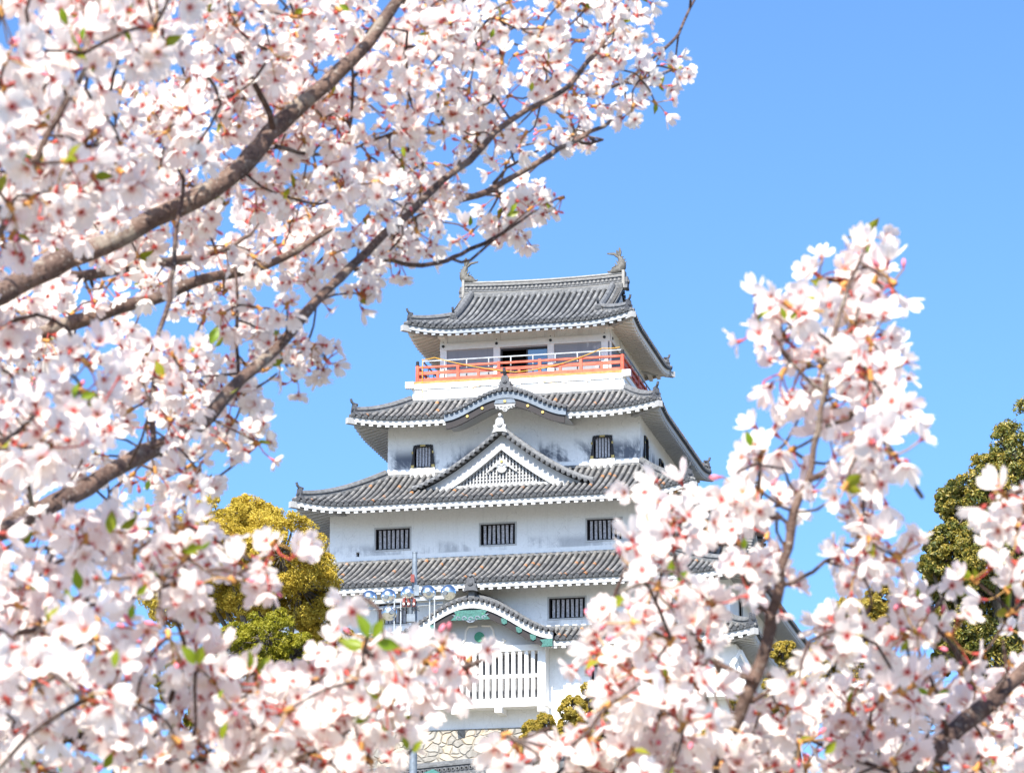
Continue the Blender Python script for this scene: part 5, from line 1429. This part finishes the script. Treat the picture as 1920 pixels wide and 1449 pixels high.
def cherry(label, trunk, limbs, region, leaves, rs, n_each=100, fsize=.0157, dk=.165):
    """trunk: world points with radii; limbs: (spec, dist0, dist1, joins); region(px,py): which cells of DENS hang on this tree"""
    root = empty('cherry_tree', trunk[0][0]); O = np.array(trunk[0][0]); tag(root, label, 'tree')
    mb = MB(); P, Rr = smooth_path([t[0] for t in trunk], [t[1] for t in trunk], .12)
    mb.tube(P - O, Rr, 14, jit=.04); mb.build('trunk', M['bark'], root, smooth=True)
    nodes = []; npx = []; nrad = []; ndist = []
    front = []
    for spec, d0, d1, join, *fl_ in limbs:
        P, Rr = tube_branch(spec, d0, d1)
        if join is not None:
            J = np.array(join[0]); m_ = max(1, int(np.linalg.norm(J - P[0]) / .06)); w0 = Rr[0]
            P = [J + (P[0] - J) * t / m_ for t in range(m_)] + P; Rr = [join[1] + (w0 - join[1]) * t / m_ for t in range(m_)] + Rr
        P, Rr = smooth_path(P, Rr)
        Rr = Rr * (1 + .06 * np.sin(np.arange(len(Rr)) * 1.9 + rs.uniform(0, 6)) + rs.normal(0, .03, len(Rr)))
        if len(P) > 4: P[1:-1] += rs.normal(0, .0012, (len(P) - 2, 3))
        mb = MB(); mb.tube(P - O, Rr, 12, jit=.03)
        big = Rr.max() > .006
        for i in range(3, len(P) - 1, 7):            # spur knobs
            if rs.random() < .5:
                q = P[i]; e = rs.normal(0, 1, 3); e /= np.linalg.norm(e); L = Rr[i] + rs.uniform(.004, .02)
                mb.tube([q - O, q + e * L * .7 - O, q + e * L - O], [max(.003, Rr[i] * .35), .003, .0015], 6)
        mb.build('branch', M['bark'] if big else M['twig'], root, smooth=True)
        for p, r in zip(P, Rr):
            x, y = px_of(p)
            nodes.append(p); npx.append((x, y)); nrad.append(r); ndist.append((p - CAM) @ FW); front.append(fl_[0] if fl_ else 0.0)
    nodes = np.array(nodes); npx = np.array(npx); ndist = np.array(ndist); npr = np.array(nrad) * FPX / ndist
    front = np.array(front); thick = front > 0
    # clusters
    C = []
    for r in range(-4, 41):                     # the boughs go on beyond the picture's edges
        for c in range(-4, 52):
            d = int(DENS[min(36, max(0, r))][min(47, max(0, c))])
            if d == 0: continue
            k = rs.poisson(dk * d * (1.0 if d > 3 else .8))
            for _ in range(k):
                x, y = (c + rs.random()) * 40, (r + rs.random()) * 40
                if not region(x, y): continue
                i = np.argmin(np.sum((npx - (x, y)) ** 2, 1)); off = math.sqrt(np.sum((npx[i] - (x, y)) ** 2))
                dd = ndist[i] + rs.normal(0, .10 + min(.20, off / 700))
                dt = np.sqrt(np.sum((npx - (x, y)) ** 2, 1)) - npr
                j = np.argmin(np.where(thick, dt, 1e9))
                if thick[j] and dt[j] < 58 and rs.random() < front[j]:     # the limb passes in front of this spray
                    dd = ndist[j] + rs.uniform(.06, .30)
                C.append(at(x, y, max(2.2, dd)))
    C = np.array(C)
    # twigs: every cluster is joined to the nearest branch, twig or cluster already joined (least total length)
    best = np.full(len(C), 1e9); src = np.zeros((len(C), 3))
    for i in range(len(C)):
        d = np.sum((nodes - C[i]) ** 2, 1); j = np.argmin(d); best[i] = math.sqrt(d[j]); src[i] = nodes[j]
    done = np.zeros(len(C), bool); mbt = MB(); outd = np.zeros((len(C), 3))
    for _ in range(len(C)):
        i = int(np.argmin(np.where(done, 1e9, best)))
        if best[i] > .20: break
        done[i] = True
        a, b = src[i], C[i]; L = np.linalg.norm(b - a); outd[i] = (b - a) / (L + 1e-9)
        if L > .01:
            m = (a + b) / 2 + rs.normal(0, .10 * L, 3) + np.array([0, 0, .05 * L])
            r0 = .0015 + .0013 * min(1, L / .2)
            P, Rr = smooth_path([a, m, b], [r0, r0 * .8, .0013], .04); mbt.tube(P - O, Rr, 6, cap=False)
        d = np.linalg.norm(C - C[i], axis=1); upd = (~done) & (d * 1.05 < best); best[upd] = d[upd] * 1.05; src[upd] = C[i]
    C = C[done]; outd = outd[done]
    tag(mbt.build('twigs', M['twig'], root, smooth=True), kind='stuff')
    # blossoms
    fl = []; bag_b = Bag(); bag_l = Bag(); bag_p = Bag()
    for i, c in enumerate(C):
        nf = rs.integers(3, 7); sc = rs.random()
        budc = rs.random() < .10
        for k in range(3):                                # bud scales at the spur
            e = rs.normal(0, 1, 3); e /= np.linalg.norm(e); bag_l.put(LF[k], basis(np.cross(e, rs.normal(0, 1, 3)), 0), .0055, c - O, .9) if False else None
        bag_p.strip([c - outd[i] * .006 - O, c + outd[i] * .004 - O], .0030, 1)
        for k in range(nf):
            d = rs.normal(0, 1, 3) + outd[i] * .5 + np.array([0, -.25, -.05]); d /= np.linalg.norm(d)
            L = rs.uniform(.016, .034); tip = c + d * L + np.array([0, 0, -.004])
            for _t in range(6 if k > 1 else 0):            # sprays stay where the map has blossom
                qx, qy = px_of(tip); qc, qr = int(qx // 40), int(qy // 40)
                if not (0 <= qc < 48 and 0 <= qr < 37) or rs.random() < (0, .25, .45, .7, .9, 1)[min(5, int(DENS[qr][qc]))]: break
                d = rs.normal(0, 1, 3); d /= np.linalg.norm(d); tip = c + d * L
            else:
                if k > 1: continue
            face = d + rs.normal(0, .45, 3) + np.array([0, -.15, .0]); face /= np.linalg.norm(face)
            s = fsize * rs.uniform(.80, 1.12)
            if budc and k < nf - 1 or rs.random() < .035:
                bag_b.put(BUD, basis(face, rs.uniform(0, 6)), s * .62, tip - O, rs.random())
                bag_p.strip([c - O, tip - face * s * .15 - O], .0008, 2)
            else:
                base = tip - face * s * .42
                bag_p.strip([c - O, (c + base) / 2 + rs.normal(0, .002, 3) - O, base - O], .0008, 0 if rs.random() < .55 else 2)
                fl.append((tip, face, s, rs.uniform(0, 6.28), int(rs.integers(0, len(FL))), rs.random()))
        if rs.random() < .20:                              # bronze-green leaf tuft
            for k in range(rs.integers(1, 3)):
                e = rs.normal(0, 1, 3) + outd[i] * .8 + np.array([0, 0, .3]); e /= np.linalg.norm(e)
                z = np.cross(e, rs.normal(0, 1, 3)); z /= np.linalg.norm(z); y = np.cross(z, e)
                bag_l.put(LF[int(rs.integers(0, 5))], np.stack([e, y, z], 1), rs.uniform(.014, .026), c - O, rs.uniform(.3, 1))
    bag_p.build('pedicels', [M['calyx'], M['scale'], M['pedicel']], root)['kind'] = 'stuff'
    o = bag_b.build('buds', [M['bud'], M['calyx']], root)
    if o: o['kind'] = 'stuff'
    o = bag_l.build('leaflets', [M['young']], root)
    if o: o['kind'] = 'stuff'
    # the nearest blossoms in view are parts of their own, the rest one mass
    def vis(f):
        x, y = px_of(f[0]); return 10 < x < 1910 and 10 < y < 1439
    order = sorted(range(len(fl)), key=lambda i: ((fl[i][0] - CAM) @ FW) + (0 if vis(fl[i]) else 50))
    near = set(order[:n_each]); bag = Bag(); meshes = {}
    for i, (tip, face, s, sp, v, u) in enumerate(fl):
        if i not in near: bag.put(FL[v], basis(face, sp), s, tip - O, u); continue
        if v not in meshes:
            b = Bag(); b.put(FL[v], np.eye(3), 1.0, np.zeros(3), .4); o = b.build('blossom', FMATS, root); meshes[v] = o.data
        else: o = link('blossom', meshes[v], root)
        B = basis(face, sp); from_ = np.eye(4); from_[:3, :3] = B * s; from_[:3, 3] = tip - O
        import mathutils
        o.matrix_local = mathutils.Matrix(from_.tolist())
    bag.build('blossoms', FMATS, root)['kind'] = 'stuff'
    # the larger green leaves seen one by one
    for (x, y, size, ang) in leaves:
        i = np.argmin(np.sum((npx - (x, y)) ** 2, 1)); d = max(2.3, ndist[i] - .22); p = at(x, y, d); L = size / FPX * d
        e = RT * math.cos(R(ang)) + UPV * math.sin(R(ang)) - FW * rs.uniform(-.2, .4); e /= np.linalg.norm(e)
        z = -FW + rs.normal(0, .45, 3); z -= e * (z @ e); z /= np.linalg.norm(z); y_ = np.cross(z, e)
        b = Bag(); b.put(LF[int(rs.integers(0, 5))], np.stack([e, y_, z], 1), L, p - O, rs.uniform(0, .6)); b.build('leaf', [M['young']], root)
    return root

rL = np.random.default_rng(21)
tA = np.array([-1.75, 4.55, 2.05]); tB = np.array([-1.70, 4.5, 1.75])
cherry('spreading white cherry tree in blossom whose thick limbs cross the upper left',
    [((-1.9, 4.7, -.1), .17), ((-1.85, 4.65, .8), .14), ((-1.78, 4.6, 1.5), .12), (tuple(tA), .10)],
    [([(-60, 580, 43), (0, 550, 44), (60, 515, 44), (130, 482, 43), (200, 455, 41), (290, 408, 40), (380, 365, 39), (450, 318, 37), (490, 270, 35), (520, 235, 34), (580, 185, 31), (640, 130, 28), (690, 78, 25), (740, 10, 22), (775, -45, 20)], 4.1, 4.6, (tA, .075), .97),
     ([(512, 240, 14), (490, 180, 11), (455, 120, 10), (432, 60, 9), (424, -10, 8)], 4.35, 4.2, None),
     ([(440, 95, 7), (455, 50, 6), (472, 5, 5)], 4.3, 4.3, None),
     ([(518, 275, 9), (560, 285, 8), (610, 289, 7), (650, 272, 7), (655, 235, 6)], 4.4, 4.7, None),
     ([(100, 500, 22), (150, 519, 21), (220, 505, 19), (290, 492, 17), (340, 486, 15), (420, 468, 10), (470, 440, 7)], 4.4, 4.9, None, .5),
     ([(-40, 660, 30), (60, 630, 28), (180, 592, 26), (240, 572, 24), (310, 556, 22), (370, 528, 20), (430, 514, 20), (500, 495, 17), (560, 468, 13), (620, 430, 10)], 4.6, 5.1, (tB, .06), .75),
     ([(-60, 1020, 38), (10, 992, 37), (70, 958, 36), (130, 928, 35), (200, 890, 33), (270, 850, 33), (330, 820, 30), (390, 780, 28), (450, 715, 23), (520, 655, 21), (570, 592, 20), (620, 538, 19), (660, 500, 17), (720, 440, 16), (770, 398, 15), (830, 340, 14), (880, 300, 13), (930, 248, 12), (985, 205, 11), (1045, 178, 10), (1100, 120, 10), (1150, 55, 9), (1195, -10, 8)], 3.8, 5.2, (tB, .07), .85),
     ([(288, 838, 12), (285, 790, 11), (292, 690, 11), (300, 620, 10), (318, 560, 10), (326, 500, 9), (330, 440, 8), (345, 365, 8), (335, 310, 7), (311, 235, 6), (306, 180, 5)], 4.0, 4.35, None),
     ([(447, 700, 7), (444, 640, 7), (446, 560, 6), (440, 500, 5)], 4.4, 4.5, None),
     ([(440, 742, 6), (480, 728, 5), (520, 700, 4)], 4.4, 4.4, None),
     ([(240, 875, 6), (270, 820, 5), (282, 765, 4)], 4.05, 3.95, None),
     ([(60, 950, 9), (52, 910, 8), (50, 870, 6)], 3.85, 3.8, None),
     ([(100, 935, 7), (140, 890, 6), (165, 835, 5)], 3.9, 4.0, None),
     ([(660, 500, 7), (700, 470, 8), (760, 420, 10), (840, 380, 14), (890, 369, 13), (940, 345, 12), (1000, 310, 11), (1050, 280, 10), (1085, 260, 9), (1130, 235, 8), (1165, 217, 6)], 4.9, 5.5, None, .6),
     ([(925, 345, 7), (948, 318, 6), (985, 295, 5), (1010, 282, 4)], 5.1, 5.15, None),
     ([(1080, 262, 6), (1105, 271, 6), (1130, 262, 5)], 5.4, 5.45, None),
     ([(1082, 258, 6), (1072, 230, 6), (1064, 193, 5)], 5.4, 5.4, None),
     ([(665, 507, 7), (715, 488, 8), (760, 496, 9), (820, 495, 9), (850, 483, 8), (880, 470, 8), (940, 440, 7), (1005, 394, 4)], 4.85, 5.1, None, .8),
     ([(848, 486, 5), (865, 491, 6), (881, 489, 5)], 4.9, 4.9, None),
     ([(1045, 180, 8), (1120, 175, 7), (1190, 140, 7), (1235, 100, 6), (1270, 62, 6), (1306, -6, 4)], 5.4, 5.8, None),
     ([(-60, 520, 13), (0, 428, 14), (50, 338, 14), (90, 256, 13), (124, 184, 13), (165, 124, 12), (204, 70, 11), (235, 0, 10), (250, -40, 9)], 3.1, 3.2, (np.array([-1.2, 3.7, 2.35]), .02), .5),
     ([(204, 72, 6), (190, 20, 5), (178, -20, 5)], 3.2, 3.15, None),
     ([(164, 130, 7), (162, 165, 7), (172, 200, 6), (188, 222, 5)], 3.2, 3.35, None),
     ([(200, 222, 6), (207, 175, 7), (214, 140, 7), (222, 105, 5)], 3.7, 3.6, None),
     ([(-50, 425, 14), (10, 462, 13), (45, 488, 9)], 4.5, 4.5, None),
     ([(764, 285, 7), (780, 232, 7), (770, 180, 7), (762, 120, 6), (764, 60, 5)], 4.7, 4.6, None),
     ([(922, 190, 7), (935, 130, 8), (942, 85, 6), (960, 40, 5)], 5.0, 4.9, None),
     ([(650, 275, 6), (664, 175, 6), (660, 120, 5)], 4.6, 4.5, None),
     ([(645, 285, 6), (700, 262, 6), (760, 240, 5)], 4.6, 4.6, None),
     ([(-60, 720, 16), (0, 640, 14), (30, 602, 11), (70, 590, 8)], 3.3, 3.2, (np.array([-1.3, 4.0, 2.3]), .02)),
     ([(-60, 860, 16), (30, 810, 13), (100, 770, 9), (150, 720, 6)], 3.15, 3.05, (np.array([-1.3, 4.0, 2.2]), .02))],
    lambda x, y: (x < 1340 and y < 560) or (x < 660 and y < 985),
    [(238, 28, 26, 60), (235, 60, 22, -60), (1073, 30, 34, 75), (920, 72, 20, 70), (995, 172, 20, 80), (950, 405, 26, 20), (958, 398, 22, 60), (880, 425, 22, 80), (755, 275, 22, -80), (395, 645, 40, 70), (402, 650, 26, 40), (140, 748, 34, 80), (150, 745, 34, 15), (142, 800, 26, 80), (275, 1000 - 80, 24, 80), (218, 815, 18, 50), (115, 15, 36, -75), (155, 75, 26, 85), (430, 738, 20, 30), (655, 20, 24, 150), (118, 145, 22, -85), (165, 140, 20, 40)], rL, dk=.205)

rLL = np.random.default_rng(33)
tC = np.array([-.62, 3.05, 1.45])
cherry('low cherry bough massed with pale pink blossom at the lower left',
    [((-.80, 3.2, -.1), .10), ((-.76, 3.15, .7), .08), (tuple(tC), .06)],
    [([(200, 1500, 16), (222, 1425, 14), (229, 1354, 12), (241, 1300, 11), (262, 1255, 9), (283, 1212, 7)], 3.17, 3.22, (tC, .03)),
     ([(241, 1300, 6), (290, 1275, 6), (326, 1262, 5), (350, 1230, 4)], 3.20, 3.27, None),
     ([(320, 1310, 11), (332, 1265, 11), (345, 1230, 10), (338, 1180, 9), (333, 1140, 7), (345, 1120, 5)], 3.12, 3.07, None),
     ([(360, 1390, 6), (366, 1330, 6), (369, 1265, 7), (372, 1255, 5)], 3.07, 3.02, None),
     ([(235, 1360, 8), (200, 1372, 14), (130, 1382, 12), (60, 1370, 8), (0, 1340, 6)], 3.22, 3.42, None),
     ([(215, 1425, 9), (330, 1425, 9), (400, 1418, 10), (435, 1392, 10), (470, 1372, 9), (510, 1353, 8), (560, 1350, 7), (600, 1345, 6)], 3.17, 3.07, None),
     ([(440, 1392, 7), (490, 1385, 7), (535, 1372, 6)], 3.10, 3.07, None),
     ([(330, 1425, 7), (430, 1440, 8), (540, 1425, 7), (600, 1400, 6), (660, 1365, 5), (690, 1300, 5), (740, 1300, 6), (790, 1277, 4)], 3.17, 3.02, None),
     ([(690, 1310, 5), (680, 1240, 5), (690, 1190, 8)], 2.97, 2.82, None),
     ([(790, 1277, 4), (850, 1240, 4), (880, 1270, 4)], 3.07, 3.12, None),
     ([(640, 1400, 5), (700, 1460, 7), (760, 1430, 6), (790, 1350, 4)], 3.12, 3.12, None),
     ([(-60, 1210, 14), (60, 1180, 12), (160, 1140, 10), (260, 1115, 9), (350, 1080, 8), (420, 1062, 7), (470, 1090, 4)], 2.97, 3.07, (np.array([-.66, 2.8, 1.9]), .03)),
     ([(-60, 1110, 9), (0, 1111, 9), (35, 1118, 7), (90, 1060, 6), (130, 1045, 7)], 3.07, 3.22, None),
     ([(260, 1115, 6), (300, 1020, 6), (285, 970, 5)], 3.07, 3.27, None),
     ([(-60, 1330, 12), (40, 1290, 10), (120, 1260, 8), (180, 1240, 6)], 2.82, 2.77, (np.array([-.66, 2.8, 1.8]), .03)),
     ([(480, 1372, 6), (560, 1300, 6), (620, 1260, 5)], 3.02, 3.07, None)],
    lambda x, y: x < 930 and y >= 985,
    [(690, 1195, 52, 112), (700, 1195, 46, 62), (705, 1205, 50, -8), (205, 1000, 46, 82), (225, 990, 40, 30), (250, 985, 38, 80), (150, 1105, 44, 100), (130, 1135, 36, 100), (245, 1160, 30, 80), (215, 1250, 36, 85), (222, 1250, 34, 40), (365, 1245, 46, 118), (372, 1245, 40, 78), (465, 1255, 40, 78), (255, 1115, 30, 40), (345, 1035, 36, 20), (370, 1030, 34, 30), (415, 1385, 38, 75), (318, 1390, 36, 75), (130, 1455, 50, 120), (150, 1450, 44, 30), (30, 1440, 44, 20), (195, 1440, 36, 60), (765, 1405, 30, 110), (775, 1410, 30, 60), (735, 1385, 34, 130), (660, 1350, 36, 10), (70, 1105, 24, 150), (410, 1310, 22, 70)], rLL)

rR = np.random.default_rng(45)
tD = np.array([.42, 3.35, 1.55])
cherry('slender upright cherry tree with white blossom rising at the right',
    [((.52, 3.5, -.1), .11), ((.50, 3.45, .8), .09), (tuple(tD), .07)],
    [([(1300, 1560, 27), (1330, 1480, 25), (1352, 1425, 25), (1385, 1340, 26), (1412, 1272, 26), (1436, 1208, 25), (1451, 1150, 23), (1462, 1095, 21), (1476, 1030, 18), (1490, 962, 17), (1506, 918, 14), (1521, 880, 12), (1532, 800, 11), (1545, 735, 12), (1560, 640, 10), (1585, 560, 8), (1610, 490, 6), (1632, 462, 4)], 3.15, 3.2, (tD, .035), .8),
     ([(1415, 1275, 13), (1370, 1255, 12), (1330, 1225, 11), (1292, 1182, 11), (1280, 1140, 9), (1275, 1090, 7), (1262, 1030, 6)], 3.15, 3.2, None),
     ([(1285, 1165, 7), (1240, 1120, 6), (1215, 1060, 5), (1220, 1000, 4)], 3.15, 3.2, None),
     ([(1440, 1266, 12), (1490, 1252, 11), (1540, 1226, 9), (1590, 1195, 6)], 3.15, 3.1, None),
     ([(1410, 1315, 10), (1440, 1290, 9), (1460, 1262, 7), (1490, 1230, 5)], 3.15, 3.2, None),
     ([(1468, 1097, 8), (1508, 1081, 8), (1545, 1057, 7), (1580, 1020, 5)], 3.2, 3.25, None),
     ([(1448, 1160, 11), (1425, 1138, 11), (1406, 1118, 10), (1400, 1090, 7), (1390, 1050, 5)], 3.15, 3.2, None),
     ([(1460, 1120, 10), (1445, 1108, 9), (1428, 1092, 7)], 3.2, 3.3, None),
     ([(1480, 1000, 8), (1472, 978, 7), (1458, 962, 6)], 3.2, 3.25, None),
     ([(1500, 930, 6), (1480, 905, 6), (1465, 880, 5), (1420, 870, 4)], 3.2, 3.2, None),
     ([(1510, 903, 8), (1535, 892, 7), (1560, 876, 5), (1620, 850, 4)], 3.2, 3.15, None),
     ([(1490, 960, 5), (1530, 952, 5), (1560, 935, 4)], 3.2, 3.15, None),
     ([(1540, 755, 8), (1575, 745, 6), (1600, 715, 5)], 3.2, 3.15, None),
     ([(1548, 800, 8), (1590, 780, 7), (1605, 760, 5)], 3.2, 3.2, None),
     ([(1545, 735, 8), (1500, 700, 6), (1470, 650, 5), (1450, 630, 4)], 3.2, 3.2, None),
     ([(1366, 1388, 9), (1352, 1358, 9), (1338, 1335, 8), (1326, 1312, 6)], 3.15, 3.1, None),
     ([(1150, 1520, 16), (1167, 1445, 14), (1190, 1382, 13), (1215, 1335, 10), (1229, 1310, 8)], 3.1, 3.15, (tD, .03)),
     ([(1192, 1380, 8), (1225, 1350, 8), (1252, 1326, 6)], 3.1, 3.1, None),
     ([(1165, 1455, 8), (1100, 1440, 7), (1050, 1400, 6), (1020, 1370, 4)], 3.1, 3.1, None),
     ([(1640, 1520, 42), (1690, 1458, 40), (1730, 1420, 38), (1790, 1370, 36), (1850, 1320, 33), (1930, 1250, 30), (2010, 1180, 26)], 3.3, 3.6, (tD, .04), .95),
     ([(1775, 1378, 11), (1768, 1340, 10), (1755, 1300, 9), (1748, 1278, 6)], 3.35, 3.3, None),
     ([(1825, 1290, 11), (1805, 1250, 11), (1790, 1218, 11), (1762, 1182, 9), (1745, 1150, 6), (1770, 1120, 4)], 3.45, 3.25, None),
     ([(1735, 1420, 8), (1790, 1430, 8), (1830, 1422, 8), (1905, 1405, 6)], 3.35, 3.4, None),
     ([(1725, 1420, 6), (1735, 1385, 6), (1750, 1350, 4)], 3.35, 3.4, None),
     ([(1690, 1455, 10), (1600, 1420, 9), (1500, 1380, 7), (1440, 1390, 5)], 3.4, 3.55, None),
     ([(1600, 1420, 7), (1620, 1360, 6), (1600, 1310, 5)], 3.45, 3.55, None),
     ([(2010, 1180, 12), (1960, 1100, 10), (1915, 1020, 8), (1890, 960, 6)], 3.3, 3.15, None),
     ([(1860, 1310, 9), (1890, 1260, 7), (1880, 1200, 5)], 3.5, 3.5, None)],
    lambda x, y: (x >= 1130 and y > 560) or (x >= 1340) or (x >= 930 and y > 1150),
    [(1408, 838, 34, 105), (1473, 600, 28, 110), (1480, 598, 22, 40), (1395, 1030, 26, 90), (1545, 1412, 36, 40), (1720, 1120, 22, 90), (1475, 1345, 18, 90), (1625, 475, 18, 80), (1760, 1300, 26, 20), (1740, 1300, 26, 150), (1215, 985, 26, 100), (1260, 1080, 34, 95), (1270, 1090, 30, 50), (1690, 1220, 26, 60)], rR, dk=.15)
